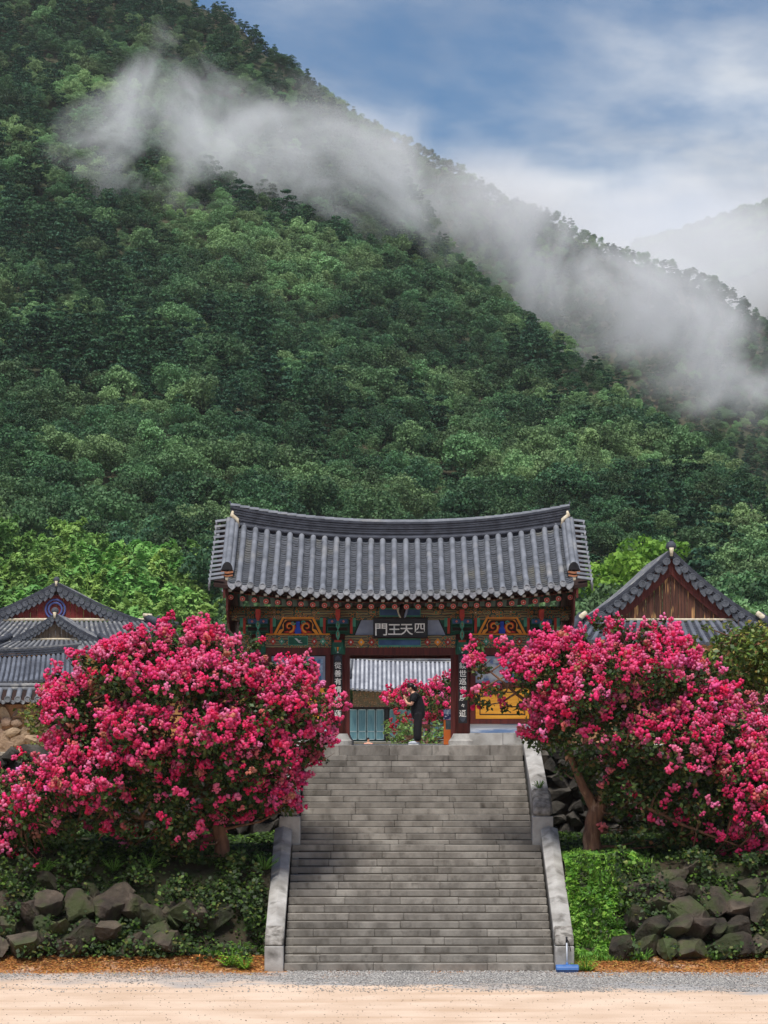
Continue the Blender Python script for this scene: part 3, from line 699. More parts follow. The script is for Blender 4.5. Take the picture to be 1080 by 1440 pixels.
pm('deep_blue', S(34, 72, 176), S(26, 52, 140), scale=8, rough=.55)
pm('orange_paint', S(230, 152, 46), S(212, 126, 36), scale=5, rough=.55)
pm('flame_red', S(206, 66, 34), S(178, 40, 28), scale=8, rough=.55)
pm('white_paint', S(206, 206, 200), S(182, 182, 178), scale=6, rough=.6)
pm('grey_board', S(148, 156, 172), S(122, 130, 148), scale=3, rough=.7)
pm('black_lacquer', S(24, 24, 27), S(36, 35, 38), scale=8, rough=.5)
pm('ink_white', S(238, 235, 228), S(214, 210, 202), scale=20)
pm('pink_paint', S(214, 128, 120), S(196, 104, 100), scale=20, rough=.6)
pm('yellow_wood', S(232, 168, 60), S(218, 148, 46), scale=3, stretch=(.6, 1, 7), lo=.4, hi=.6, rough=.55)
pm('mural', S(116, 146, 176), S(160, 182, 200), scale=3.2, detail=8, lo=.42, hi=.58, c3=S(66, 96, 140), scale3=6, lo3=.52, hi3=.66, rough=.7)
pm('mural_grey', S(160, 168, 176), S(196, 200, 202), scale=3.4, detail=8, lo=.4, hi=.6, c3=S(96, 118, 156), scale3=5, lo3=.52, hi3=.62, rough=.7)
pm('cloud_panel', S(212, 216, 220), S(112, 138, 176), scale=1.6, detail=8, stretch=(.7, 1, 3.5), lo=.46, hi=.62, rough=.7)
def dancheong(name, scale, pal):
    """painted ornament: rows of ringed flowers on a lattice"""
    m = bpy.data.materials.new(name); m.use_nodes = True; t = m.node_tree; L = t.links.new; b = t.nodes['Principled BSDF']; b.inputs['Roughness'].default_value = .65
    g = N(t, 'ShaderNodeNewGeometry'); mp = N(t, 'ShaderNodeMapping'); L(g.outputs['Position'], mp.inputs[0]); mp.inputs['Scale'].default_value = (1, .02, 1); mp.inputs['Location'].default_value = (0.03, 0, .02)
    v = N(t, 'ShaderNodeTexVoronoi', feature='F1'); v.inputs['Scale'].default_value = scale; v.inputs['Randomness'].default_value = .35; L(mp.outputs[0], v.inputs['Vector'])
    r = N(t, 'ShaderNodeValToRGB'); r.color_ramp.interpolation = 'CONSTANT'; L(v.outputs['Distance'], r.inputs[0]); e = r.color_ramp.elements
    e[0].position = 0; e[0].color = (*pal[0], 1); e[1].position = .12; e[1].color = (*pal[1], 1)
    for p, c in ((.22, pal[2]), (.34, pal[3]), (.40, pal[4]), (.5, pal[5])): x = e.new(p); x.color = (*c, 1)
    w = N(t, 'ShaderNodeTexWave', wave_type='RINGS'); w.inputs['Scale'].default_value = scale * .55; w.inputs['Distortion'].default_value = 3; L(mp.outputs[0], w.inputs['Vector'])
    r2 = N(t, 'ShaderNodeValToRGB'); r2.color_ramp.interpolation = 'CONSTANT'; L(w.outputs['Fac'], r2.inputs[0]); e = r2.color_ramp.elements
    e[0].color = (*pal[5], 1); e[1].position = .3; e[1].color = (*pal[3], 1)
    for p, c in ((.5, pal[1]), (.62, pal[4]), (.85, pal[2])): x = e.new(p); x.color = (*c, 1)
    n = N(t, 'ShaderNodeTexNoise'); n.inputs['Scale'].default_value = scale * .45; L(mp.outputs[0], n.inputs['Vector'])
    gt = N(t, 'ShaderNodeMath', operation='GREATER_THAN'); L(n.outputs['Fac'], gt.inputs[0]); gt.inputs[1].default_value = .52
    mx = N(t, 'ShaderNodeMix', data_type='RGBA'); L(gt.outputs[0], mx.inputs['Factor']); L(r.outputs[0], mx.inputs['A']); L(r2.outputs[0], mx.inputs['B'])
    hs = N(t, 'ShaderNodeHueSaturation'); hs.inputs['Value'].default_value = 1.2; L(mx.outputs['Result'], hs.inputs['Color'])
    L(hs.outputs[0], b.inputs['Base Color']); MATS[name] = m
PAL = [S(200, 190, 170), S(160, 52, 40), S(44, 110, 84), S(24, 44, 40), S(176, 112, 50), S(40, 62, 54)]
dancheong('ornament', 9.0, PAL)
dancheong('ornament_red', 10.0, [S(150, 140, 90), S(170, 56, 44), S(36, 84, 64), S(40, 30, 28), S(130, 44, 36), S(60, 30, 28)])

GX, YF, YR, YRIDGE = 0.417, 66.5, 69.7, 68.1
gate = empty('temple_gate', (GX, 68.1, ZP), 'painted wooden temple gate with curved grey tile roof at the stair head', 'gate')
u_of = lambda x: min(1.15, abs(x - GX) / 4.06)
def roof_pt(x, t, front=True, lift=0.0):
    u = u_of(x); zr = 10.0 + .36 * u ** 2.2; ze = 8.42 + .235 * u ** 2.4
    z = lerp(zr, ze, t) - .5 * t * (1 - t) * .62; y = lerp(YRIDGE, 65.3, t)
    return Vector((x, y if front else 2 * YRIDGE - y, z + lift))
def grid_mesh(rows):
    V = [p for r in rows for p in r]; n = len(rows[0]); Fc = [(j * n + i, j * n + i + 1, (j + 1) * n + i + 1, (j + 1) * n + i) for j in range(len(rows) - 1) for i in range(n - 1)]
    return V, Fc
# deck: the boards under the tiles, front and rear
XS = [GX + x for x in np.linspace(-4.68, 4.68, 40)]
mb = MB()
for fr in (True, False):
    V, Fc = grid_mesh([[roof_pt(x, t, fr, -.07) for x in XS] for t in np.linspace(0, 1, 12)]); mb.add(V, Fc)
    V, Fc = grid_mesh([[roof_pt(x, t, fr, -.16) for x in XS] for t in np.linspace(0, 1, 12)]); mb.add(V, Fc)
    V, Fc = grid_mesh([[roof_pt(x, 1, fr, -.07) for x in XS], [roof_pt(x, 1, fr, -.16) for x in XS]]); mb.add(V, Fc)
roof = mb.build('roof', 'dark_wood', gate)
def frame(p0, p1):
    d = (p1 - p0); L = d.length; d = d / L; xx = Vector((1, 0, 0)); n = xx.cross(d).normalized() if abs(d.x) < .9 else Vector((0, 0, 1)); 
    if n.z < 0: n = -n
    xx = d.cross(n).normalized(); M = Matrix((xx, d, n)).transposed().to_4x4(); return Matrix.Translation(p0) @ M, L
# round tile: unit half cylinder along +Y
def round_tile_mesh(mat, r0=.0725, r1=.0735, seg=7):
    mb = MB(); vs = []
    for y, r in ((0, r0), (1, r1)):
        for k in range(seg + 1): a = math.pi * k / seg; vs.append((math.cos(a) * r, y, math.sin(a) * r * 1.05))
    for q in (1, .8):
        for k in range(seg + 1): a = math.pi * k / seg; vs.append((math.cos(a) * r1 * q, 1, math.sin(a) * r1 * q * 1.05))
    n = seg + 1; mb.add(vs, [(k, k + 1, n + k + 1, n + k) for k in range(seg)] + [(2 * n + k, 2 * n + k + 1, 3 * n + k + 1, 3 * n + k) for k in range(seg)])
    me = mb.mesh('round_tile', mat, fixn=False)
    for p in me.polygons: p.use_smooth = p.index < seg
    return me
RT = round_tile_mesh('roof_tile'); RTE = round_tile_mesh('roof_tile', .073, .077)
def disc_mesh(mat='eave_tile'):
    mb = MB(); mb.lathe([(.086, .0), (.086, .035), (.068, .04), (.062, .028), (.02, .03)], (0, 0, 0), 14, 0, 'y'); return mb.mesh('end_disc', mat)
def drip_mesh(w=.21, mat='eave_tile'):
    # fan-shaped hanging plate of the trough end
    pts = []
    for k in range(9): a = k / 8; x = (a - .5) * w; pts.append((x, .055 - .05 * math.sin(math.pi * a)))
    low = [(w * .5, -.0), (w * .42, -.05), (w * .22, -.105), (0, -.145), (-w * .22, -.105), (-w * .42, -.05), (-w * .5, 0)]
    mb = MB(); mb.prism(pts + low, -.018, .018); return mb.mesh('drip_tile', mat)
DISC, DRIP = disc_mesh(), drip_mesh()
COLX = [GX - 4.06 + 8.12 * i / 27 for i in range(28)]; NT = 9
for x in COLX:
    for k in range(NT):
        a, b = roof_pt(x, .03 + .985 * k / NT, True, .035), roof_pt(x, .03 + .985 * (k + 1) / NT + .004, True, .035)
        M, L = frame(a, b); link('round_tile', RT if k < NT - 1 else RTE, roof, M @ Matrix.Diagonal((1, L, 1, 1)) @ Matrix.Rotation(random.uniform(-.02, .02), 4, 'Z'))
    p = roof_pt(x, 1.02, True, .03); link('end_disc', DISC, roof, Matrix.Translation(p) @ Matrix.Rotation(R(-12) + math.pi, 4, 'X') @ Matrix.Rotation(random.uniform(0, 6), 4, 'Y'))
CH = [(COLX[i] + COLX[i + 1]) / 2 for i in range(27)] + [COLX[0] - .15, COLX[-1] + .15]
for x in CH:
    p = roof_pt(x, 1.0, True, -.03); link('drip_tile', DRIP, roof, Matrix.Translation(p + Vector((0, -.04, 0))) @ Matrix.Rotation(R(-14) + random.uniform(-.08, .08), 4, 'X') @ Matrix.Diagonal((1.15, 1, 1.05, 1)))
def pan_tiles(chs, fn, w, n, mat='pan_tile', step=.045, seg=4, thick=.014):
    V = []; Fc = []
    for x in chs:
        for k in range(n):
            t0, t1 = k / n, (k + 1.25) / n; lift0, lift1 = 0.0, step; b = len(V); jx = random.uniform(-.006, .006); jl = random.uniform(-.003, .003)
            for (t, l) in ((t0, lift0), (min(t1, 1.02), lift1)):
                for i in range(seg + 1):
                    a = i / seg; p = fn(x + jx + (a - .5) * w, t, l + jl + .05 * (2 * a - 1) ** 2); V.append(tuple(p))
            for i in range(seg + 1):                     # thickness at the lower lip
                a = i / seg; p = fn(x + jx + (a - .5) * w, min(t1, 1.02), lift1 + jl + .05 * (2 * a - 1) ** 2 - thick - .008); V.append(tuple(p))
            m = seg + 1; Fc += [(b + i, b + i + 1, b + m + i + 1, b + m + i) for i in range(seg)] + [(b + m + i, b + m + i + 1, b + 2 * m + i + 1, b + 2 * m + i) for i in range(seg)]
    return np_mesh('pan_tiles', V, Fc, mat)
o = link('pan_tiles', pan_tiles(CH, lambda x, t, l: roof_pt(x, t, True, l - .05), .24, 27), roof); tag(o, kind='stuff')
# rear slope: coarse tiles in one piece
def round_strip(V, Fc, pts, r, seg=5):
    b = len(V)
    for i, p in enumerate(pts):
        for k in range(seg + 1): a = math.pi * k / seg; V.append((p[0] + math.cos(a) * r, p[1], p[2] + math.sin(a) * r))
    m = seg + 1; Fc += [(b + j * m + k, b + j * m + k + 1, b + (j + 1) * m + k + 1, b + (j + 1) * m + k) for j in range(len(pts) - 1) for k in range(seg)]
V, Fc = [], []
for x in COLX: round_strip(V, Fc, [roof_pt(x, t, False, .03) for t in np.linspace(0, 1.02, 8)], .085)
tag(link('rear_tiles', np_mesh('rear_tiles', V, Fc, 'roof_tile', True), roof), kind='stuff')
tag(link('rear_pans', pan_tiles(CH, lambda x, t, l: roof_pt(x, t, False, l - .05), .24, 14), roof), kind='stuff')
# main ridge: stacked courses, sweeping up to the ends
def ridge_z(x): return 10.02 + .38 * min(1.2, abs(x - GX) / 4.38) ** 2.2
RX = [GX + x for x in np.linspace(-4.42, 4.42, 37)]
def ridge_course(z0, z1, half, mat, name, xs=RX, grow=.10):
    mb = MB(); V = []
    for x in xs:
        zc = ridge_z(x); k = 1 + grow * min(1.2, abs(x - GX) / 4.38) ** 2
        for (yy, zz) in ((-half, z0 * k), (half, z0 * k), (half, z1 * k), (-half, z1 * k)): V.append((x, YRIDGE + yy, zc + zz))
    n = len(xs); Fc = [(j * 4 + a, j * 4 + (a + 1) % 4, (j + 1) * 4 + (a + 1) % 4, (j + 1) * 4 + a) for j in range(n - 1) for a in range(4)]
    mb.add(V, Fc + [(0, 1, 2, 3), tuple(4 * (n - 1) + i for i in (3, 2, 1, 0))]); return mb.build(name, mat, roof)
ridge_course(-.3, .02, .13, 'ridge_tile', 'ridge_base')
mb = MB(); mb.tube([(x, YRIDGE - .15, ridge_z(x) - .02) for x in RX], .055, 8); mb.build('ridge_roll', 'ridge_tile', roof, True)
for k in range(6): ridge_course(.03 + k * .062, .03 + k * .062 + .044, .155 if k % 2 else .14, 'ridge_tile', 'ridge_course')
ridge_course(.02, .40, .11, 'ridge_tile', 'ridge_core')
for i in range(len(RX) - 1):
    a = Vector((RX[i], YRIDGE, ridge_z(RX[i]) + .40 * (1 + .1 * min(1.2, abs(RX[i] - GX) / 4.38) ** 2))); b = Vector((RX[i + 1], YRIDGE, ridge_z(RX[i + 1]) + .40 * (1 + .1 * min(1.2, abs(RX[i + 1] - GX) / 4.38) ** 2)))
    M, L = frame(a, b); link('ridge_cap', RT, roof, M @ Matrix.Diagonal((1.2, L * 1.01, 1.0, 1)))
# descending ridges, side tiles, end ornaments
for sg in (-1, 1):
    xd = GX + sg * 4.36; mb = MB(); n = 10
    for (off, r, l) in ((0, .085, .17), (-.1, .075, .09), (.1, .075, .09)):
        for k in range(n):
            a, b = roof_pt(xd + off, .02 + .84 * k / n, True, l), roof_pt(xd + off, .02 + .84 * (k + 1) / n, True, l)
            M, L = frame(a, b); link('hip_tile', RT, roof, M @ Matrix.Diagonal((r / .08, L, 1.05, 1)))
    V = []
    for t in np.linspace(0, .87, 10):
        for (xx, l) in ((-.15, -.02), (.15, -.02), (.15, .1), (-.15, .1)): V.append(tuple(roof_pt(xd, t, True, l) + Vector((xx, 0, 0))))
    mb.add(V, [(j * 4 + a, j * 4 + (a + 1) % 4, (j + 1) * 4 + (a + 1) % 4, (j + 1) * 4 + a) for j in range(9) for a in range(4)] + [(36, 37, 38, 39)]); mb.build('hip_ridge', 'ridge_tile', roof)
    p = roof_pt(xd, .875, True, .1)
    # end ornament: dark arch, terracotta bands, white mortar
    arch = [(math.cos(a) * .135, math.sin(a) * .2 + .02) for a in np.linspace(0, math.pi, 11)]
    mb = MB(); mb.prism([(p.x + x, p.z + z + .03) for x, z in arch], p.y - .06, p.y + .06); mb.build('end_ornament', 'black_lacquer', roof)
    for dz, h, w in ((-.04, .06, .15), (-.12, .05, .14)):
        mb = MB(); mb.prism([(p.x + x, p.z + dz + z) for x, z in ((-w, .01), (0, -.015), (w, .01), (w, h), (0, h - .02), (-w, h))], p.y - .075, p.y + .06); mb.build('ornament_band', 'terracotta', roof)
    mb = MB(); mb.prism([(p.x + x, p.z + z) for x, z in ((-.12, -.12), (.12, -.12), (.1, -.22), (-.1, -.22))], p.y - .055, p.y + .05); mb.build('ornament_foot', 'ridge_tile', roof)
    mb = MB(); mb.prism([(p.x + x, p.z + z) for x, z in ((-.05, -.15), (.05, -.15), (.02, -.3), (-.02, -.3))], p.y - .09, p.y + .0); mb.build('mortar', 'plaster', roof)
    # short tiles laid sideways along the gable edge
    for k in range(13):
        t = .02 + .96 * k / 12; a = roof_pt(GX + sg * 4.42, t, True, .06); b = roof_pt(GX + sg * 4.80, t, True, -.03); b.z -= .06
        M, L = frame(a, b); link('gable_tile', RT, roof, M @ Matrix.Diagonal((.95, L, .95, 1)))
        p2 = b + Vector((0, 0, .02)); link('gable_disc', DISC, roof, Matrix.Translation(p2) @ Matrix.Rotation(-sg * math.pi / 2, 4, 'Z') @ Matrix.Rotation(math.pi, 4, 'Z'))
        p3 = (roof_pt(GX + sg * 4.79, t + .04, True, -.09)); link('gable_drip', DRIP, roof, Matrix.Translation(p3) @ Matrix.Rotation(math.pi / 2, 4, 'Z'))
        a = roof_pt(GX + sg * 4.42, t, False, .06); b = roof_pt(GX + sg * 4.80, t, False, -.03); b.z -= .06
        M, L = frame(a, b); link('gable_tile', RT, roof, M @ Matrix.Diagonal((.95, L, .95, 1)))
    # white mortar swag where the main ridge meets the hip, finial
    q = Vector((GX + sg * 4.38, YRIDGE - .17, ridge_z(GX + sg * 4.38)))
    MB().tube([q + Vector((-sg * .03, 0, .30)), q + Vector((0, -.03, .2)), q + Vector((-sg * .14, -.05, .08)), q + Vector((-sg * .18, -.04, -.12))], [.03, .055, .055, .03], 8).build('mortar_swag', 'plaster', roof, True)
    MB().tube([q + Vector((sg * .02, .17, .44)), q + Vector((sg * .06, .17, .58))], [.03, .012], 6).build('finial', 'ridge_tile', roof, True)

# rafters -------------------------------------------------------------------
ew = lambda x: .235 * u_of(x) ** 2.4
SQ = MB().box(-.045, .045, 0, 1, -.05, .05).mesh('flying_rafter', 'green_paint'); SQE = MB().box(-.04, .04, -.012, 0, -.045, .045).mesh('rafter_face', 'white_paint')
RD = MB().tube([(0, 0, 0), (0, 1, 0)], .062, 12).mesh('rafter', 'green_paint', True)
mbf = MB(); mbf.lathe([(.068, -.016), (.068, 0)], (0, 0, 0), 14, 0, 'y'); mbf.lathe([(.044, -.022), (.044, -.016)], (0, 0, 0), 12, 1, 'y'); mbf.lathe([(.02, -.028), (.02, -.022)], (0, 0, 0), 8, 2, 'y')
FLW = mbf.mesh('rafter_flower', ['pink_paint', 'vermilion', 'white_paint'])
for i in range(30):
    x = GX - 4.28 + 8.56 * i / 29; z = 8.265 + ew(x) * .95
    M = Matrix.Translation((x, 65.5, z)) @ Matrix.Rotation(R(15), 4, 'X'); link('flying_rafter', SQ, gate, M); link('rafter_face', SQE, gate, M)
    z = 8.115 + ew(x) * .9
    M = Matrix.Translation((x, 65.82, z)) @ Matrix.Rotation(R(24), 4, 'X'); link('rafter', RD, gate, M @ Matrix.Diagonal((1, 2.0, 1, 1))); link('rafter_flower', FLW, gate, M)
    link('rear_rafter', RD, gate, Matrix.Translation((x, 2 * YRIDGE - 65.82, z)) @ Matrix.Rotation(math.pi, 4, 'Z') @ Matrix.Rotation(R(24), 4, 'X') @ Matrix.Diagonal((1, 2.0, 1, 1)))
V = []
xs = [GX + x for x in np.linspace(-4.4, 4.4, 24)]
mb = MB()
for (y0, z0, y1, z1) in ((65.45, 8.33, 66.3, 8.52), (65.85, 8.2, 66.4, 8.42)):
    a, fc = grid_mesh([[(x, y0, z0 + ew(x)) for x in xs], [(x, y1, z1 + ew(x)) for x in xs], [(x, y1, z1 + .03 + ew(x)) for x in xs], [(x, y0, z0 + .03 + ew(x)) for x in xs], [(x, y0, z0 + ew(x)) for x in xs]]); mb.add(a, fc)
mb.build('eave_board', 'ornament_red', gate)
# gable wind boards
for sg in (-1, 1):
    x0 = GX + sg * 4.36; ys = np.linspace(65.42, 2 * YRIDGE - 65.42, 15); npl = 14
    for k in range(npl):
        ya, yb = ys[k] + .006, ys[k + 1] - .006; f = lambda y: roof_pt(x0, abs(y - YRIDGE) / 2.8, True, -.17).z
        low = lambda y: 7.52 + .5 * (abs(y - YRIDGE) / 2.7) ** 6 + .0
        mb = MB(); mb.prism_x([(ya, low(ya)), (yb, low(yb)), (yb, f(yb)), (ya, f(ya))], x0 - .02 - .004 * (k % 2), x0 + .02 + .004 * (k % 2)); mb.build('gable_plank', 'red_wood', gate)
    V = []
    for y in np.linspace(65.32, 2 * YRIDGE - 65.32, 21):
        z = roof_pt(x0, min(1.0, abs(y - YRIDGE) / 2.8), True, -.1).z
        for (dx, dz) in ((.03, -.3), (.09, -.3), (.09, 0), (.03, 0)): V.append((x0 + sg * dx, y, z + dz))
    MB().add(V, [(j * 4 + a, j * 4 + (a + 1) % 4, (j + 1) * 4 + (a + 1) % 4, (j + 1) * 4 + a) for j in range(20) for a in range(4)] + [(0, 1, 2, 3), (83, 82, 81, 80)]).build('barge_board', 'red_wood', gate)

# timber frame ---------------------------------------------------------------
CX = [GX - 3.61, GX - 1.585, GX + 1.585, GX + 3.61]; COLW = .19
for yc in (YF, YR):
    for x in CX:
        MB().lathe([(COLW * 1.04, ZP + .28), (COLW, ZP + 1.2), (COLW * .96, 7.44)], (x, yc, 0), 18).build('column', 'red_wood', gate, True)
        MB().lathe([(.36, ZP - .01), (.36, ZP + .1), (.32, ZP + .14), (.25, ZP + .285)], (x, yc, 0), 16).build('column_base', 'granite_pale', gate)
        MB().lathe([(COLW * 1.02, 6.92), (COLW * 1.05, 7.0), (COLW * 1.05, 7.3)], (x, yc, 0), 18).build('column_band', 'green_paint', gate, True)
def px_box(name, mat, px0, px1, py0, py1, y, depth, parent=gate, bevel=0.0):
    a, b = at(px0, py1, y), at(px1, py0, y); return part_box(name, mat, parent, a.x, b.x, y, y + depth, a.z, b.z, bevel)
def px_poly(name, mat, pts, y, depth, parent=gate):
    q = [at(px, py, y) for px, py in pts]; return MB().prism([(p.x, p.z) for p in q], y, y + depth).build(name, mat, parent)
for yc in (YF, YR):
    MB().tube([(GX - 4.4, yc, 8.02), (GX + 4.4, yc, 8.02)], .13, 14).build('purlin', 'ornament', gate, True)
    part_box('purlin_board', 'ornament', gate, GX - 4.3, GX + 4.3, yc - .075, yc + .075, 7.80, 8.0)
    part_box('bracket_backing', 'green_paint', gate, GX - 3.8, GX + 3.8, yc - .03, yc + .03, 7.42, 7.8)
    for i in range(3):
        part_box('tie_beam', 'ornament', gate, CX[i] + COLW * .9, CX[i + 1] - COLW * .9, yc - .11, yc + .11, 7.10, 7.42, .01)
        part_box('lintel', 'red_wood', gate, CX[i] + COLW * .9, CX[i + 1] - COLW * .9, yc - .075, yc + .075, 6.91, 7.10, .006)
    part_box('tie_beam_end', 'ornament', gate, CX[0] - .62, CX[0] - COLW, yc - .1, yc + .1, 7.12, 7.42, .01); part_box('tie_beam_end', 'ornament', gate, CX[3] + COLW, CX[3] + .62, yc - .1, yc + .1, 7.12, 7.42, .01)
part_box('ceiling', 'dark_wood', gate, GX - 3.6, GX + 3.6, YF + .1, YR - .1, 7.5, 7.55)
YB1 = YF - .12
# painted panels on the beams
for (x0, x1, y0, y1, m, e) in ((532, 592, 897.5, 909.5, 'blue_paint', 'jade_paint'), (533.5, 591.5, 855, 867.5, 'blue_paint', 'jade_paint')):
    px_box('beam_panel', e, x0, x1, y0, y1, YB1 - .012, .03); px_box('beam_panel_field', m, x0 + 1, x1 - 1, y0 + 2.2, y1 - 2.2, YB1 - .02, .02)
for xc in (419, 707):
    px_box('beam_panel', 'jade_paint', xc - 14, xc + 14, 895, 907.5, YB1 - .012, .03); px_box('beam_panel_field', 'green_paint', xc - 13, xc + 13, 896, 906.5, YB1 - .02, .02)
    px_poly('painted_bird', 'white_paint', [(xc - 5, 897.5), (xc - 1, 898), (xc + 1, 900.5), (xc + 5, 900), (xc + 2, 902), (xc + 7, 904.5), (xc + 1, 903.8), (xc - 1, 901.5)], YB1 - .026, .012)
for (xa, xb) in ((486, 530), (594, 637)):
    for k in range(3):
        c = lerp(xa, xb, (k + .5) / 3); px_poly('beam_flower', ('vermilion', 'orange_paint', 'vermilion')[k], [(c - 5, 903), (c, 897.5), (c + 5, 903), (c, 908.5)], YB1 - .006, .02)
        px_poly('flower_heart', 'white_paint', [(c - 1.6, 903), (c, 901.2), (c + 1.6, 903), (c, 904.8)], YB1 - .014, .012)
for (xa, xb) in ((378, 402), (436, 460), (665, 690), (724, 750)):
    for k in range(2):
        c = lerp(xa, xb, (k + .5) / 2); px_poly('beam_flower', ('vermilion', 'jade_paint')[k], [(c - 4.5, 902), (c, 896.5), (c + 4.5, 902), (c, 907.5)], YB1 - .006, .02)
        px_poly('flower_heart', 'white_paint', [(c - 1.5, 902), (c, 900.2), (c + 1.5, 902), (c, 903.8)], YB1 - .014, .012)
# flame boards of the side bays
def spiral(cx, cy, r0, turns, dirn, w0, ph=0.0, n=22):
    L, Rr = [], []
    for i in range(n):
        t = i / (n - 1); a = ph + dirn * turns * 2 * math.pi * t; r = r0 * (1 - .85 * t); w = w0 * (1 - .75 * t)
        L.append((cx + math.cos(a) * (r + w), cy + math.sin(a) * (r + w))); Rr.append((cx + math.cos(a) * max(.2, r - w), cy + math.sin(a) * max(.2, r - w)))
    return L, Rr
def ribbon(name, mat, LR, y, depth, parent=gate):
    L, Rr = LR; q = [at(a, b, y) for a, b in L] + [at(a, b, y) for a, b in Rr]; n = len(L); V = [(p.x, y, p.z) for p in q] + [(p.x, y + depth, p.z) for p in q]
    fs = [(i, i + 1, n + i + 1, n + i) for i in range(n - 1)] + [(2 * n + i, 2 * n + i + 1, i + 1, i) for i in range(n - 1)] + [(n + i, n + i + 1, 3 * n + i + 1, 3 * n + i) for i in range(n - 1)]
    return MB().add(V, fs).build(name, mat, parent)
for xc in (419, 706):
    Yh = YF - .08; X = lambda v: xc + v
    fb = px_poly('flame_board', 'orange_paint', [(X(-45), 893.6), (X(-45), 890.8), (X(-34), 890.8), (X(-22), 868), (X(22), 868), (X(34), 890.8), (X(45), 890.8), (X(45), 893.6)], Yh, .05)
    px_poly('board_line', 'black_lacquer', [(X(-30), 890.6), (X(-20), 870.2), (X(20), 870.2), (X(30), 890.6)], Yh - .008, .02, fb)
    px_poly('board_field', 'orange_paint', [(X(-28.6), 890.6), (X(-26), 886), (X(-21), 884), (X(-22), 879), (X(-18), 871.4), (X(18), 871.4), (X(22), 879), (X(21), 884), (X(26), 886), (X(28.6), 890.6)], Yh - .014, .02, fb)
    px_poly('board_ground', 'dark_wood', [(X(-24), 890.8), (X(-20), 886), (X(-20), 876), (X(-15), 872), (X(15), 872), (X(20), 876), (X(20), 886), (X(24), 890.8)], Yh - .02, .02, fb)
    for s in (-1, 1):
        ribbon('flame', 'flame_red', spiral(X(s * 12), 881.5, 8.2, 1.15, s, 2.6, math.pi / 2), Yh - .03, .02, fb)
        ribbon('flame', 'orange_paint', spiral(X(s * 12), 881.5, 7.6, 1.05, s, 1.3, math.pi / 2), Yh - .038, .02, fb)
        ribbon('curl', 'jade_paint', spiral(X(s * 7), 876, 3.0, 1.1, -s, 1.1, 0), Yh - .045, .02, fb)
        px_poly('ember', 'flame_red', [(X(s * 20), 889), (X(s * 17), 889.6), (X(s * 11), 889.8), (X(s * 14), 887)], Yh - .034, .02, fb)
    px_poly('vase', 'deep_blue', [(X(-4.2), 891), (X(-4.6), 886), (X(-2.4), 882), (X(-2.6), 874), (X(2.6), 874), (X(2.4), 882), (X(4.6), 886), (X(4.2), 891)], Yh - .055, .03, fb)
# pale boards either side of the name board
Yh = YF - .07
for pts in ([(508.5, 871.5), (526, 871.5), (526, 893), (499, 893)], [(600, 871.5), (616.5, 871.5), (626.5, 893.3), (600, 893.3)]):
    px_poly('side_board', 'grey_board', pts, Yh - .0, .04)
px_poly('side_board_edge', 'black_lacquer', [(507, 870.5), (508.5, 870.5), (499, 893.4), (497, 893.4)], Yh - .01, .05); px_poly('side_board_edge', 'black_lacquer', [(616.5, 870.5), (618, 870.5), (628.5, 893.4), (626.5, 893.4)], Yh - .01, .05)
# bracket sets above the columns
for i, cxp in enumerate((362.5, 475, 650, 762)):
    Yb = YF - .16
    br = px_box('bracket_arm', 'vermilion', cxp - 3.2, cxp + 3.2, 857, 868, YF - .62, .6)
    px_poly('bracket_tongue', 'vermilion', [(cxp - 2.6, 868), (cxp + 2.6, 868), (cxp + 1.6, 872.5), (cxp - 1.6, 872.5)], YF - .66, .3, br)
    for (ya, yb) in ((872.5, 885), (885, 900)):
        h = yb - ya; px_poly('bracket_petal', 'jade_paint', [(cxp, ya), (cxp + 2.5, ya + h * .3), (cxp + 2.7, ya + h * .65), (cxp, yb), (cxp - 2.7, ya + h * .65), (cxp - 2.5, ya + h * .3)], YF - .55, .5, br)
        px_poly('petal_heart', 'ornament', [(cxp, ya + 2), (cxp + 1.3, ya + h * .4), (cxp, yb - 3), (cxp - 1.3, ya + h * .4)], YF - .56, .02, br)
    for (ya, yb, hw) in ((869.5, 878, 15), (881, 888, 15)):
        arm = px_box('cross_arm', 'green_paint', cxp - hw, cxp + hw, ya, yb, Yb, .2)
        px_box('arm_panel', 'blue_paint' if ya < 875 else 'dark_wood', cxp - hw + 1.2, cxp + hw - 1.2, ya + 1.2, yb - 1.2, Yb - .01, .02, arm)
        if ya < 875:
            for s in (-1, 1): px_poly('arm_dot', 'pink_paint', [(cxp + s * 8 - 2, 873.8), (cxp + s * 8, 871.8), (cxp + s * 8 + 2, 873.8), (cxp + s * 8, 875.8)], Yb - .018, .012, arm)
    for s in (-1, 1):
        px_box('bracket_post', 'vermilion', cxp + s * 19 - 1.8, cxp + s * 19 + 1.8, 869, 891, Yb + .02, .12); px_box('bracket_cushion', 'jade_paint', cxp + s * 23 - 2.2, cxp + s * 23 + 2.2, 869, 881, Yb + .03, .1)
    px_box('bracket_saddle', 'vermilion', cxp - 5, cxp + 5, 900, 903, YF - .24, .2)
    cap = px_box('capital', 'green_paint', cxp - 7.2, cxp + 7.2, 903, 919.5, YF - .23, .1)
    for s in (-1, 0, 1): px_poly('lotus_petal', ('jade_paint', 'orange_paint', 'jade_paint')[s + 1], [(cxp + s * 3.6 - 1.4, 910), (cxp + s * 3.6 + 1.4, 910), (cxp + s * 2.4, 917)], YF - .24, .02, cap)
    px_box('lotus_bud', 'white_paint', cxp - 1.2, cxp + 1.2, 916.4, 918.2, YF - .25, .02, cap)
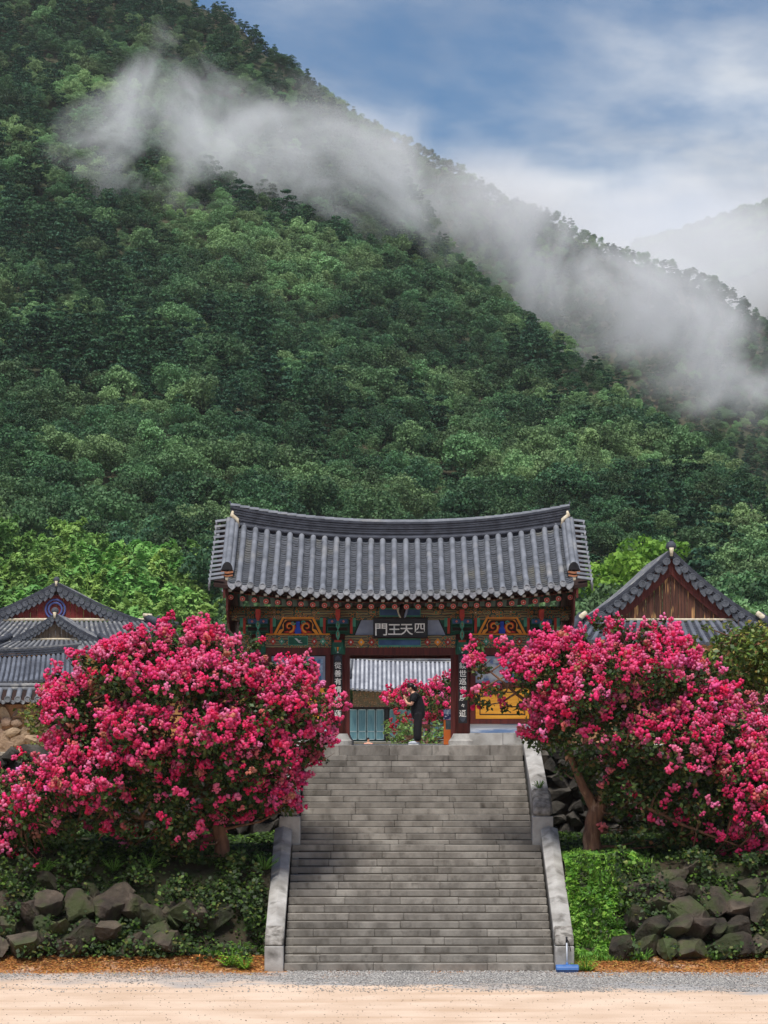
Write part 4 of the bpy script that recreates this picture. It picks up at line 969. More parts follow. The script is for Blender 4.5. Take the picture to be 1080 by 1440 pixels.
# dragon head over the name board
p = at(566, 858, 66.1)
dr = MB().tube([p + Vector((0, .5, .05)), p + Vector((0, .1, .06)), p + Vector((0, -.1, .0)), p + Vector((-.02, -.2, -.09)), p + Vector((.0, -.24, -.2))], [.09, .1, .1, .07, .03], 10).build('dragon_head', 'dark_wood', gate, True)
for s in (-1, 1):
    MB().tube([p + Vector((s * .06, -.08, .06)), p + Vector((s * .11, -.1, .02)), p + Vector((s * .08, -.17, -.12)), p + Vector((s * .05, -.2, -.2))], [.03, .045, .03, .012], 7).build('dragon_horn', 'plaster' if s < 0 else 'grey_board', dr, True)
# door frame of the passage, inner walls
YD = YF - .06
px_box('door_jamb', 'red_wood', 483.5, 492, 920.5, 1047, YD, .2); px_box('door_jamb', 'red_wood', 634, 643.5, 920.5, 1047, YD, .2)
px_box('door_head', 'black_lacquer', 492, 634, 912.0, 918.5, YF + .1, .05)
for sg in (-1, 1):
    x = GX + sg * 1.72; a, b = (min(x, x + sg * .08), max(x, x + sg * .08)); part_box('passage_wall', 'red_wood', gate, a, b, YF + .22, YR - .2, ZP + .3, 7.5)
    part_box('passage_kerb', 'granite_pale', gate, min(GX + sg * 1.68, GX + sg * 1.9), max(GX + sg * 1.68, GX + sg * 1.9), YF + .22, YR - .2, ZP - .01, ZP + .3)
# side-bay walls
def bay(i, upper, lower):
    x0, x1 = CX[i] + COLW, CX[i + 1] - COLW; y = YF - .03
    part_box('sill_stone', 'granite_pale', gate, x0 - .02, (x0 + x1) / 2, YF - .25, YF + .15, ZP - .01, ZP + .3, .008); part_box('sill_stone', 'granite_pale', gate, (x0 + x1) / 2 + .006, x1 + .02, YF - .25, YF + .15, ZP - .01, ZP + .3, .008)
    part_box('base_panel', 'cloud_panel', gate, x0, x1, y, y + .06, ZP + .305, ZP + .53)
    part_box('bottom_rail', 'red_wood', gate, x0, x1, y - .06, y + .1, ZP + .53, ZP + .65, .006)
    for xa in (x0, x1 - .13): part_box('stile', 'red_wood', gate, xa, xa + .13, y - .05, y + .1, ZP + .65, 6.91, .006)
    part_box('wall_board', 'dark_wood', gate, x0 + .13, x1 - .13, y + .02, y + .08, ZP + .65, 6.91)
    a, b = x0 + .14, x1 - .14
    lw = part_box('lower_panel', lower, gate, a, b, y - .02, y + .02, ZP + .66, ZP + 1.45, .004)
    t = .1
    for (xa, xb, za, zb) in ((a + t, b - t, ZP + .66 + t, ZP + .66 + t + .025), (a + t, b - t, ZP + 1.45 - t - .025, ZP + 1.45 - t), (a + t, a + t + .025, ZP + .66 + t, ZP + 1.45 - t), (b - t - .025, b - t, ZP + .66 + t, ZP + 1.45 - t)):
        part_box('panel_line', 'black_lacquer', lw, xa, xb, y - .026, y - .019, za, zb)
    part_box('middle_rail', 'red_wood', gate, x0 + .13, x1 - .13, y - .05, y + .1, ZP + 1.46, ZP + 1.56, .006)
    um = part_box('mural_frame', 'grey_board', gate, a, b, y - .01, y + .02, ZP + 1.58, 6.88); part_box('mural', upper, um, a + .06, b - .06, y - .016, y - .009, ZP + 1.64, 6.82)
bay(0, 'mural', 'yellow_wood'); bay(2, 'mural_grey', 'yellow_wood')
for i in (0, 2): part_box('rear_wall', 'mural_grey', gate, CX[i] + COLW, CX[i + 1] - COLW, YR - .03, YR + .03, ZP + .3, 6.91)
for x in (CX[0], CX[3]): part_box('side_wall', 'red_wood', gate, x - .04, x + .04, YF + COLW, YR - COLW, ZP + .1, 7.42)
# writing ---------------------------------------------------------------------
def glyph(ch, cx, cz, h, y, mat, parent, bold=.02, sx=1.0, name='lettering'):
    c = bpy.data.curves.new('glyph', 'FONT'); c.body = ch; c.size = 1.0; c.extrude = .0; c.offset = bold; c.align_x = 'CENTER'; c.fill_mode = 'FRONT'
    o = bpy.data.objects.new('glyph', c); COL.objects.link(o); dg = bpy.context.evaluated_depsgraph_get(); dg.update()
    me = bpy.data.meshes.new_from_object(o.evaluated_get(dg)); bpy.data.objects.remove(o)
    co = np.array([v.co[:] for v in me.vertices])
    if len(co) == 0: return None
    lo_, hi_ = co.min(0), co.max(0); s = h / max(hi_[1] - lo_[1], .55 * 1)
    for v in me.vertices: v.co = ((v.co.x - (lo_[0] + hi_[0]) / 2) * s * sx, 0, (v.co.y - (lo_[1] + hi_[1]) / 2) * s)
    me.materials.clear(); me.materials.append(MATS[mat]); return link(name, me, parent, Matrix.Translation((cx, y, cz)))
nb_y = YF - .3; a, b = at(525, 896.3, nb_y), at(601.5, 869.5, nb_y)
nb = MB().box(a.x, b.x, nb_y, nb_y + .06, a.z, b.z).build('name_board', 'black_lacquer', gate, bevel=.006)
for (xa, xb, za, zb) in ((a.x - .02, b.x + .02, b.z - .0, b.z + .025), (a.x - .02, b.x + .02, a.z - .025, a.z)): part_box('board_frame', 'dark_wood', nb, xa, xb, nb_y - .015, nb_y + .05, za, zb)
for ch, pxc, hh in (('門', 536.0, 17), ('王', 554.5, 15), ('天', 571.8, 15.5), ('四', 590.3, 13)):
    q = at(pxc, 885.2 if ch != '四' else 883.2, nb_y); glyph(ch, q.x, q.z, hh * nb_y / F, nb_y - .004, 'ink_white', nb, .013, 1.05)
for cxp, text in ((475.2, '從善有情貽福蔭'), (650.8, '護世巡遊處々通')):
    yb = YF - .27; a, b = at(cxp - 6.2, 1017, yb), at(cxp + 6.2, 919.5, yb)
    vb = MB().box(a.x, b.x, yb, yb + .03, a.z, b.z).build('couplet_board', 'black_lacquer', gate, bevel=.004)
    px_poly('board_crest', 'ridge_tile', [(cxp - 5, 929), (cxp - 3, 924), (cxp, 921.5), (cxp + 3, 924), (cxp + 5, 929)], yb - .01, .012, vb); px_poly('board_foot', 'ridge_tile', [(cxp - 5, 1008), (cxp + 5, 1008), (cxp + 3, 1013), (cxp, 1015.5), (cxp - 3, 1013)], yb - .01, .012, vb)
    for k, ch in enumerate(text):
        q = at(cxp, 935.5 + k * 11.3, yb); glyph(ch, q.x, q.z, (9.4 if ch != '々' else 5) * yb / F, yb - .004, 'ink_white', vb, .008, 1.0)
# ------------------------------------------------------------------ the other halls
pm('far_tile', S(118, 120, 124), S(86, 88, 94), scale=1.3, rough=.75, c3=S(160, 158, 152), scale3=3, lo3=.55, hi3=.7)
pm('far_pan', S(74, 78, 88), S(58, 62, 72), scale=2, rough=.8)
pm('far_tile_blue', S(108, 113, 124), S(78, 82, 92), scale=1.3, rough=.75)
pm('clay_wall', S(196, 152, 112), S(176, 130, 94), scale=1.2, bump=.3, c3=S(150, 112, 84), scale3=3)
pm('ochre_wall', S(200, 146, 92), S(182, 128, 78), scale=1.0, bump=.2)
pm('old_plank', S(104, 68, 54), S(64, 42, 38), scale=2.2, stretch=(7, 7, .5), rand=.3, bump=.3, c3=S(196, 150, 100), scale3=1.4, lo3=.57, hi3=.62)
pm('gable_red', S(122, 44, 42), S(96, 36, 36), scale=2, stretch=(6, 6, .5), rand=.15)
pm('old_grey_plank', S(128, 112, 96), S(86, 76, 68), scale=2.2, stretch=(7, 7, .5), rand=.2)
pm('teal_door', S(112, 152, 158), S(92, 132, 142), scale=2, rand=.08, stretch=(5, 1, .8))
pm('teal_dark', S(60, 96, 96), S(44, 74, 74), scale=2)
pm('door_frame', S(170, 190, 190), S(150, 172, 174), scale=3)
pm('symbol_blue', S(86, 96, 150), S(70, 80, 132), scale=9)
def strip(V, Fc, pts, nrm, side, r, seg=4):
    b = len(V); n = len(pts); m = seg + 1
    for p in pts:
        for k in range(m): a = math.pi * k / seg; V.append(tuple(p + side * (math.cos(a) * r) + nrm * (math.sin(a) * r)))
    Fc += [(b + j * m + k, b + j * m + k + 1, b + (j + 1) * m + k + 1, b + (j + 1) * m + k) for j in range(n - 1) for k in range(seg)]
def tile_slope(parent, fn, n, r, mats=('far_tile', 'far_pan'), steps=6, name='roof_slope', courses=14):
    """fn(u, t): u along the ridge, t from ridge to eave; trough courses in the slope mesh, round tiles as one mass"""
    V, Fc = [], []
    for i in range(n):
        u = (i + .5) / n; pts = [fn(u, t) for t in np.linspace(0, 1, steps + 1)]
        d = (pts[-1] - pts[0]).normalized(); s = (fn(min(1, u + .01), .5) - fn(max(0, u - .01), .5)).normalized(); nn = s.cross(d); nn = nn if nn.z > 0 else -nn
        strip(V, Fc, [p + nn * .02 for p in pts], nn, s, r)
        b = len(V); p = pts[-1] + nn * .02                # closed end of the row
        for k in range(7): a = 2 * math.pi * k / 7; V.append(tuple(p + d * .01 + s * math.cos(a) * r * 1.05 + nn * math.sin(a) * r * 1.05))
        c = len(V); V.append(tuple(p + d * .01)); Fc += [(b + k, b + (k + 1) % 7, c, c) for k in range(7)]
    F4 = [f for f in Fc if f[2] != f[3]]; F3 = [f[:3] for f in Fc if f[2] == f[3]]
    mb = MB(); mb.v = V; mb.f = F4 + F3; mb.m = [0] * len(mb.f)
    base = MB(); nu = max(2, n * 2 + 1); nt_ = courses
    for j in range(nt_):
        t0, t1 = j / nt_, (j + 1) / nt_; row0 = []; row1 = []
        for i in range(nu):
            u = i / (nu - 1); dip = Vector((0, 0, -.03 if i % 2 else .0)); row0.append(fn(u, t0) + dip); row1.append(fn(u, t1) + dip + Vector((0, 0, .03)))
        Vv, ff = grid_mesh([row0, row1, [p - Vector((0, 0, .035)) for p in row1]]); base.add(Vv, ff)
    o = base.build(name, mats[1], parent); t = link('roof_tiles', mb.mesh('roof_tiles', mats[0], False, fixn=False), o); tag(t, kind='stuff'); return o
def rake_z(s, hz): return hz * (1.28 * s - .28 * s * s)
pm('rake_tile', S(96, 100, 108), S(72, 76, 84), scale=10, rand=.14, rough=.75, bump=.4, bscale=40)
DISC2 = disc_mesh('rake_tile'); DRIP2 = drip_mesh(.21, 'rake_tile')
def gable_end(par, ax, az, Y, hw, hz, nd, th, plank_mat, npl, base_z, board='red_wood', back=8.0, tile_s=1.0, inset=.55, slope_n=14, tiles=('far_tile', 'far_pan')):
    """gable facing the camera: rake courses with hanging tiles, barge boards, planks; two roof planes going back"""
    for sg in (-1, 1):
        xs = np.linspace(0, 1, 13)
        for k, (dz, h, y0) in enumerate(((0, th * .35, .0), (-th * .38, th * .25, .05), (-th * .66, th * .3, .02))):
            V = []
            for s in xs:
                x, z = ax + sg * hw * s, az - rake_z(s, hz) + dz
                for (yy, zz) in ((Y - .25 - y0, z - h), (Y + .35, z - h), (Y + .35, z), (Y - .25 - y0, z)): V.append((x, yy, zz))
            MB().add(V, [(j * 4 + a, j * 4 + (a + 1) % 4, (j + 1) * 4 + (a + 1) % 4, (j + 1) * 4 + a) for j in range(12) for a in range(4)] + [(0, 1, 2, 3), (51, 50, 49, 48)]).build('rake_course', 'ridge_tile', par)
        for k in range(nd):
            s = (k + .6) / nd; x, z = ax + sg * hw * s, az - rake_z(s, hz) - th * 1.0
            link('rake_disc', DISC2, par, Matrix.Translation((x, Y - .3, z + .04)) @ Matrix.Diagonal((tile_s, 1, tile_s, 1)) @ Matrix.Rotation(math.pi, 4, 'X'))
            s2 = (k + 1.05) / nd; x, z = ax + sg * hw * s2, az - rake_z(s2, hz) - th * 1.15
            link('rake_drip', DRIP2, par, Matrix.Translation((x, Y - .27, z + .02)) @ Matrix.Diagonal((tile_s * 1.1, 1, tile_s * 1.25, 1)))
        V = []
        for s in xs * .97:
            x, z = ax + sg * hw * s, az - rake_z(s, hz) - th * 1.0
            for (yy, zz) in ((Y - .12, z - inset), (Y - .04, z - inset), (Y - .04, z), (Y - .12, z)): V.append((x, yy, max(zz, base_z)))
        MB().add(V, [(j * 4 + a, j * 4 + (a + 1) % 4, (j + 1) * 4 + (a + 1) % 4, (j + 1) * 4 + a) for j in range(12) for a in range(4)]).build('barge_board', board, par)
        f = lambda u, t, sg=sg: Vector((ax + sg * hw * t, Y + .3 + u * back, az - .1 - rake_z(t, hz)))
        tile_slope(par, f, slope_n, .07, tiles)
    top = lambda x: az - rake_z(min(1, abs(x - ax) / hw), hz) - th * .9
    x0 = ax - hw * .92; w = 2 * hw * .92 / npl
    for k in range(npl):
        a, b = x0 + k * w + .008, x0 + (k + 1) * w - .008
        if max(top(a), top(b)) <= base_z + .02: continue
        pts = [(a, base_z), (b, base_z), (b, max(base_z + .01, top(b)))] + ([(ax, top(ax))] if a < ax < b else []) + [(a, max(base_z + .01, top(a)))]
        MB().prism(pts, Y + .002 * (k % 3), Y + .05).build('gable_plank', plank_mat, par)
    MB().tube([(ax, Y - .3, az + .02), (ax, Y - .32, az - .28)], [.09, .05], 8).build('ridge_plaster', 'plaster', par, True)
    MB().lathe([(.16, -.02), (.2, .08), (.16, .2), (.06, .28)], (ax, Y - .15, az), 10).build('ridge_finial', 'ridge_tile', par, True)

# --- hall with the planked gable, beside the gate
Y0 = 95.0; A = at(943, 772, Y0); kpx = Y0 / F
hall = empty('planked_gable_hall', (A.x, Y0, 4.45), 'hall with weathered plank gable and dark scalloped rake tiles', 'building')
gable_end(hall, A.x, A.z, Y0, 3.25, 2.55, 11, .34, 'old_plank', 20, at(0, 871, Y0).z, tile_s=1.6, inset=.6)
b0 = at(0, 874, Y0).z
sk = lambda u, t: Vector((A.x + lerp(-3.35 - .75 * t, 3.35 + .75 * t, u), Y0 - .05 - 1.9 * t, b0 - 1.0 * t + .1 * t * t + .22 * t * abs(2 * u - 1) ** 3))
tile_slope(hall, sk, 26, .085, ('far_tile_blue', 'far_pan'), 6, 'skirt_roof')
MB().tube([(A.x - 3.4, Y0 - .12, b0 + .06), (A.x + 3.4, Y0 - .12, b0 + .06)], .05, 8).build('skirt_ridge', 'plaster', hall)
for sg in (-1, 1):
    MB().tube([Vector((A.x + sg * 3.25, Y0 - .1, b0 + .2)), Vector((A.x + sg * 3.6, Y0 - .8, b0 - .2)), Vector((A.x + sg * 4.0, Y0 - 1.7, b0 - .55)), Vector((A.x + sg * 4.25, Y0 - 2.0, b0 - .5))], [.17, .16, .15, .12], 8).build('hip_ridge', 'ridge_tile', hall, True)
    MB().tube([Vector((A.x + sg * 3.1, Y0 - .3, b0 + .3)), Vector((A.x + sg * 3.35, Y0 - .4, b0 + .1)), Vector((A.x + sg * 3.3, Y0 - .35, b0 - .12))], [.1, .12, .08], 8).build('corner_plaster', 'plaster', hall, True)
    f = lambda u, t, sg=sg: Vector((A.x + sg * (3.2 + 1.1 * t), Y0 - .05 - 1.9 * t * (1 - u) + u * 8, b0 - 1.0 * t + .1 * t * t + .2 * t * (1 - u) ** 3)); tile_slope(hall, f, 26, .085, ('far_tile_blue', 'far_pan'))
MB().box(A.x - 3.2, A.x + 3.2, Y0 - .6, Y0 + 8, 4.3, b0 - .45).build('wall', 'clay_wall', hall)
for k in range(5): part_box('post', 'red_wood', hall, A.x - 3.25 + k * 1.6, A.x - 3.05 + k * 1.6, Y0 - .68, Y0 - .5, 4.45, b0 - .42)
part_box('wall_rail', 'red_wood', hall, A.x - 3.2, A.x + 3.2, Y0 - .66, Y0 - .58, 6.0, 6.16)

# --- double gabled halls on the other side
Y1 = 150.0; A1 = at(80, 818, Y1)
h1 = empty('red_gable_hall', (A1.x, Y1, 4.45), 'tall hall with dark red gable bearing a blue ring', 'building')
gable_end(h1, A1.x, A1.z, Y1, 5.4, 2.35, 17, .42, 'gable_red', 26, at(0, 873, Y1).z, board='dark_wood', tile_s=1.9, inset=.3)
q = at(78, 857, Y1); mb = MB()
for rr_ in (.56, .38): mb.tube([(q.x + math.cos(a) * rr_, Y1 - .06, q.z + math.sin(a) * rr_) for a in np.linspace(0, 2 * math.pi, 25)], .06, 6)
mb.build('ring_emblem', 'symbol_blue', h1)
b1 = at(0, 874, Y1).z
sk1 = lambda u, t: Vector((A1.x + lerp(-5.5 - 1.6 * t, 5.5 + 1.6 * t, u), Y1 - .05 - 3.2 * t, b1 - 1.45 * t + .25 * t * t + .5 * t * abs(2 * u - 1) ** 4))
tile_slope(h1, sk1, 42, .09, ('far_tile', 'far_pan'), 6, 'skirt_roof')
for sg in (-1, 1):
    pts = [Vector((A1.x + sg * (5.2 + 2.0 * t), Y1 - .2 - 3.1 * t, b1 + .25 - 1.25 * t + .75 * t * t)) for t in np.linspace(0, 1, 7)]
    MB().tube(pts, [.22, .22, .2, .2, .18, .16, .1], 8).build('hip_ridge', 'ridge_tile', h1, True)
    for k in (2, 4, 5): MB().tube([pts[k] + Vector((0, 0, .1)), pts[k] + Vector((sg * .06, 0, .3)), pts[k] + Vector((sg * .16, 0, .36))], [.07, .09, .05], 6).build('roof_figure', 'ridge_tile', h1, True)
    f = lambda u, t, sg=sg: Vector((A1.x + sg * (5.3 + 1.8 * t), Y1 - 3.2 * t * (1 - u) + u * 9, b1 - 1.45 * t + .25 * t * t + .5 * t * (1 - u) ** 4)); tile_slope(h1, f, 36, .09)
    MB().tube([Vector((A1.x + sg * 5.0, Y1 - .3, b1 + .35)), Vector((A1.x + sg * 5.4, Y1 - .4, b1 + .3)), Vector((A1.x + sg * 5.5, Y1 - .4, b1)),], [.12, .16, .1], 8).build('corner_plaster', 'plaster', h1, True)
MB().tube([(A1.x - 5.5, Y1 - .15, b1 + .1), (A1.x + 5.5, Y1 - .15, b1 + .1)], .09, 8).build('skirt_ridge', 'plaster', h1)
MB().box(A1.x - 5.6, A1.x + 5.6, Y1 - 1.2, Y1 + 9, 4.3, b1 - .7).build('wall', 'ochre_wall', h1)
for k in range(5): part_box('post', 'red_wood', h1, A1.x - 5.7 + k * 2.78, A1.x - 5.42 + k * 2.78, Y1 - 1.3, Y1 - 1.1, 4.45, b1 - .6)
# front pavilion of that side
Y2 = 130.0; A2 = at(78, 862, Y2)
h2 = empty('small_gable_hall', (A2.x, Y2, 4.45), 'lower hall with small grey plank gable standing before the red gable', 'building')
gable_end(h2, A2.x, A2.z, Y2, 2.2, 1.28, 11, .3, 'old_grey_plank', 14, at(0, 900, Y2).z, board='red_wood', tile_s=1.3, inset=.2, back=6, slope_n=10)
b2 = at(0, 901, Y2).z; e2 = at(0, 919, Y2 - 1.6).z
tile_slope(h2, lambda u, t: Vector((A2.x + lerp(-2.4 - 1.1 * t, 2.4 + 1.1 * t, u), Y2 - .05 - 1.5 * t, lerp(b2, e2, t) + .2 * t * abs(2 * u - 1) ** 3)), 22, .08, ('far_tile', 'far_pan'), 5, 'skirt_roof', 8)
MB().tube([(A2.x - 2.4, Y2 - .1, b2 + .07), (A2.x + 2.4, Y2 - .1, b2 + .07)], .06, 8).build('skirt_ridge', 'plaster', h2)
for sg in (-1, 1): MB().tube([Vector((A2.x + sg * (2.2 + 1.5 * t), Y2 - .1 - 1.5 * t, b2 + .25 - .85 * t + .35 * t * t)) for t in np.linspace(0, 1, 6)], [.16, .16, .15, .14, .12, .08], 8).build('hip_ridge', 'ridge_tile', h2, True)
xl, xr = at(-70, 0, Y2).x, at(112, 0, Y2).x; yr2 = Y2 - 1.7; rz2, ez2 = at(0, 924, yr2).z, at(0, 961, yr2 - 3.0).z
for k in range(4):
    xs_ = np.linspace(xl, xr + .3, 9); V = []
    for x in xs_:
        z = rz2 + .02 + k * .11 + .25 * ((x - xl) / (xr - xl)) ** 3
        for (yy, zz) in ((-.2 + .02 * (k % 2), z), (.2, z), (.2, z + .085), (-.2 + .02 * (k % 2), z + .085)): V.append((x, yr2 + yy, zz))
    MB().add(V, [(j * 4 + a, j * 4 + (a + 1) % 4, (j + 1) * 4 + (a + 1) % 4, (j + 1) * 4 + a) for j in range(8) for a in range(4)] + [(0, 1, 2, 3), (35, 34, 33, 32)]).build('ridge_course', 'ridge_tile' if k < 3 else 'far_tile', h2)
tile_slope(h2, lambda u, t: Vector((lerp(xl, xr + .35 * t, u), yr2 - 3.0 * t, lerp(rz2, ez2, t) - .5 * t * (1 - t) + .3 * u ** 4)), 27, .09, ('far_tile_blue', 'far_pan'), 7, 'main_slope', 20)
MB().tube([Vector((xr + .25, yr2 - .1, rz2 + .45)), Vector((xr + .45, yr2 - 1.2, rz2 - .2)), Vector((xr + .6, yr2 - 2.5, ez2 + .35))], [.16, .16, .13], 8).build('descending_ridge', 'far_tile', h2, True)
tile_slope(h2, lambda u, t: Vector((xr + .5 + 2.0 * t, yr2 - 2.6 * t + 2.5 * (1 - t) * u + 3 * u, rz2 + .2 - 1.5 * t + .3 * t * t)), 8, .09, ('far_tile_blue', 'far_pan'), 5, 'hip_slope', 10)
part_box('wall', 'ochre_wall', h2, xl, xr - .6, yr2 - 1.9, Y2 + 5, 4.3, ez2 + .2)
part_box('eave_beam', 'dark_wood', h2, xl, xr - .1, yr2 - 2.2, yr2 - 2.0, ez2 - .1, ez2 + .25)
for px in (18, 52, 80): x = at(px, 0, yr2 - 2).x; part_box('post', 'dark_wood', h2, x - .14, x + .14, yr2 - 2.1, yr2 - 1.85, 4.4, ez2 + .1); part_box('post_bracket', 'dark_wood', h2, x - .5, x + .5, yr2 - 2.25, yr2 - 1.95, ez2 - .3, ez2 - .1)
a, b = at(-30, 988.5, yr2 - 2.3), at(38, 981, yr2 - 2.3); part_box('name_board', 'white_paint', h2, a.x, b.x, yr2 - 2.3, yr2 - 2.24, a.z, b.z)
# low tiled roof between that hall and the gate
Y3 = 112.0; h3 = empty('low_tiled_hall', (at(280, 0, Y3).x, Y3, 4.45), 'low tiled building half hidden behind the flowering tree', 'building')
xa, xb = at(225, 0, Y3).x, at(330, 0, Y3).x; z0, z1 = at(0, 918, Y3).z, at(0, 950, Y3 - 2.4).z
tile_slope(h3, lambda u, t: Vector((lerp(xa, xb, u), Y3 - 2.4 * t, lerp(z0, z1, t) - .3 * t * (1 - t))), 11, .085, ('far_tile', 'far_pan'), 5)
MB().tube([(xa, Y3, z0 + .1), (xb, Y3, z0 + .1)], .16, 8).build('ridge', 'ridge_tile', h3, True); part_box('wall', 'ochre_wall', h3, xa + .3, xb - .3, Y3 - 1.6, Y3 + 2, 4.3, z1 + .3); part_box('door', 'red_wood', h3, (xa + xb) / 2 - .5, (xa + xb) / 2 + .5, Y3 - 1.66, Y3 - 1.6, 4.45, 6.4)

# --- hall seen through the gate passage
Y4 = 165.0; h4 = empty('teal_door_hall', (at(565, 0, Y4).x, Y4, 4.3), 'long hall with teal doors seen through the gate passage', 'building')
xa, xb = at(488, 0, Y4).x, at(760, 0, Y4).x; z0, z1 = at(0, 932, Y4).z, at(0, 974, Y4 - 4).z
f4 = lambda u, t: Vector((lerp(xa, xb, u), Y4 - 4.0 * t, lerp(z0, z1, t) - .8 * t * (1 - t) + .25 * (1 - u) ** 6))
pm('frost_tile', S(182, 184, 190), S(146, 148, 156), scale=1.5, rough=.7); pm('frost_pan', S(112, 116, 126), S(88, 92, 104), scale=2.5, rough=.7)
tile_slope(h4, f4, 44, .085, ('frost_tile', 'frost_pan'), 7, 'roof_slope', 26)
for k in range(3): MB().tube([f4(u, 0) + Vector((0, 0, .05 + k * .14)) for u in np.linspace(0, 1, 9)], .08, 7).build('ridge_course', 'far_tile', h4, True)
MB().tube([f4(.02, 0) + Vector((0, 0, .3)), f4(.01, .35) + Vector((0, 0, .25)), f4(.0, .5) + Vector((0, 0, .2))], [.2, .2, .18], 8).build('descending_ridge', 'far_tile', h4, True); MB().lathe([(.24, -.2), (.26, 0), (.2, .2)], f4(0.0, .52) + Vector((.1, -.1, .2)), 8).build('end_ornament', 'ridge_tile', h4)
yw = Y4 - 2.6; zt, zb = at(0, 997, yw).z, at(0, 1040, yw).z
part_box('wall', 'teal_dark', h4, xa + .4, xb - .3, yw, Y4 + 4, 4.2, z1 + .5); part_box('bracket_zone', 'ornament', h4, xa + .4, xb - .3, yw - .12, yw - .02, zt + .12, z1 + .1); part_box('lintel', 'dark_wood', h4, xa + .4, xb - .3, yw - .16, yw - .02, zt, zt + .12)
part_box('stone_base', 'paving', h4, xa - 1, xb + 1, yw - 1.4, Y4 + 4, 3.4, zb - .12)
xcols = [at(px, 0, yw).x for px in (487, 544, 601, 658, 715)]
for i, x in enumerate(xcols):
    part_box('post', 'dark_wood', h4, x - .13, x + .13, yw - .2, yw - .03, zb - .13, zt); bd = part_box('couplet_board', 'black_lacquer', h4, x - .1, x + .1, yw - .26, yw - .21, zb + .1, zt - .05)
    if i + 1 < len(xcols):
        n = 4; w = (xcols[i + 1] - x - .3) / n
        for k in range(n):
            xa_ = x + .15 + k * w; d = part_box('door', 'teal_door', h4, xa_ + .02, xa_ + w - .02, yw - .09, yw - .03, zb - .02, zt - .02)
            for (p, q_, r_, s_) in ((.02, .08, 0, 1), (.92, .98, 0, 1), (.02, .98, .0, .03), (.02, .98, .26, .29), (.02, .98, .97, 1)):
                part_box('door_rail', 'door_frame', d, xa_ + .02 + (w - .04) * p, xa_ + .02 + (w - .04) * q_, yw - .11, yw - .085, lerp(zb - .02, zt - .02, r_), lerp(zb - .02, zt - .02, s_))

# --- clay and stone yard walls with tiled caps
pm('pale_rubble', S(178, 152, 128), S(140, 116, 96), scale=4, bump=.5, rand=.18, huerand=.01)
RUBBLE = [rock_mesh(s_ + 60, 'pale_rubble', .15) for s_ in range(5)]
def yard_wall(px0, px1, ytop, Y, label, zbot, n_course=4):
    x0, x1 = at(px0, 0, Y).x, at(px1, 0, Y).x; zt = at(0, ytop, Y).z
    w = empty('yard_wall', ((x0 + x1) / 2, Y, zbot), label, 'wall')
    part_box('core', 'clay_wall', w, x0, x1, Y - .2, Y + .2, zbot, zt - .45)
    z = zbot
    while z < zt - .6:
        h = rk.uniform(.2, .3); x = x0
        while x < x1:
            ww = rk.uniform(.25, .5); link('wall_stone', rk.choice(RUBBLE), w, Matrix.Translation((x + ww / 2, Y - .2, z + h / 2)) @ Matrix.Diagonal((ww * 1.1, .18, h * 1.12, 1)) @ Euler((0, rk.uniform(0, 6), 0)).to_matrix().to_4x4()); x += ww
        z += h
    MB().prism_x([(Y - .45, zt - .5), (Y + .45, zt - .5), (Y + .45, zt - .42), (Y + .1, zt - .14), (Y - .1, zt - .14), (Y - .45, zt - .42)], x0, x1).build('cap', 'dark_wood', w)
    x = x0 + .1
    while x < x1:
        M, L = frame(Vector((x, Y - .08, zt - .13)), Vector((x, Y - .5, zt - .38))); link('cap_tile', RT, w, M @ Matrix.Diagonal((.95, L, .95, 1)))
        link('cap_disc', DISC, w, Matrix.Translation((x, Y - .5, zt - .37)) @ Matrix.Rotation(math.pi, 4, 'X')); link('cap_drip', DRIP, w, Matrix.Translation((x + .125, Y - .47, zt - .4)) @ Matrix.Diagonal((.95, 1, .7, 1))); x += .25
    for k in range(2): MB().tube([(x0, Y, zt - .11 + k * .09), (x1, Y, zt - .11 + k * .09)], .075 - .01 * k, 8).build('cap_ridge', 'far_tile', w, True)
yard_wall(-60, 120, 963, 66.0, 'clay and stone yard wall with scalloped tile cap near the small gable hall', 3.0)
yard_wall(1052, 1150, 1006, 66.0, 'low tile-capped yard wall beside the planked gable hall', 3.0)
# ------------------------------------------------------------------ flowering trees
pm('blossom', S(226, 48, 108), attr='tint', rough=.6, trans=.5, spec=.2)
pm('myrtle_leaf', S(60, 84, 40), attr='tint', rough=.5, trans=.2, spec=.3)
pm('myrtle_bark', S(122, 88, 68), S(82, 58, 46), scale=3, stretch=(3, 3, .7), bump=.5, bscale=10, c3=S(150, 122, 100), scale3=2.5, lo3=.58, hi3=.7)
def tints(rng, n, cols, wts, jit=.12):
    c = np.array(cols)[rng.choice(len(cols), n, p=np.array(wts) / sum(wts))]; return np.clip(c * (1 + rng.normal(0, jit, (n, 1))) * (1 + rng.normal(0, jit * .4, (n, 3))), 0, 1)
PINK = [S(254, 102, 158), S(250, 76, 138), S(255, 142, 184), S(240, 60, 114), S(226, 128, 132), S(204, 142, 120)]; PW = [36, 30, 18, 9, 6, 3]
LEAF = [S(64, 88, 42), S(44, 66, 36), S(84, 102, 48), S(104, 96, 50), S(120, 84, 56)]; LW = [36, 34, 16, 8, 4]
def frames(D, rng):
    D = D / (np.linalg.norm(D, axis=1)[:, None] + 1e-9); A = np.cross(D, rng.normal(0, 1, D.shape)); A /= np.linalg.norm(A, axis=1)[:, None] + 1e-9
    return A, np.cross(D, A), D
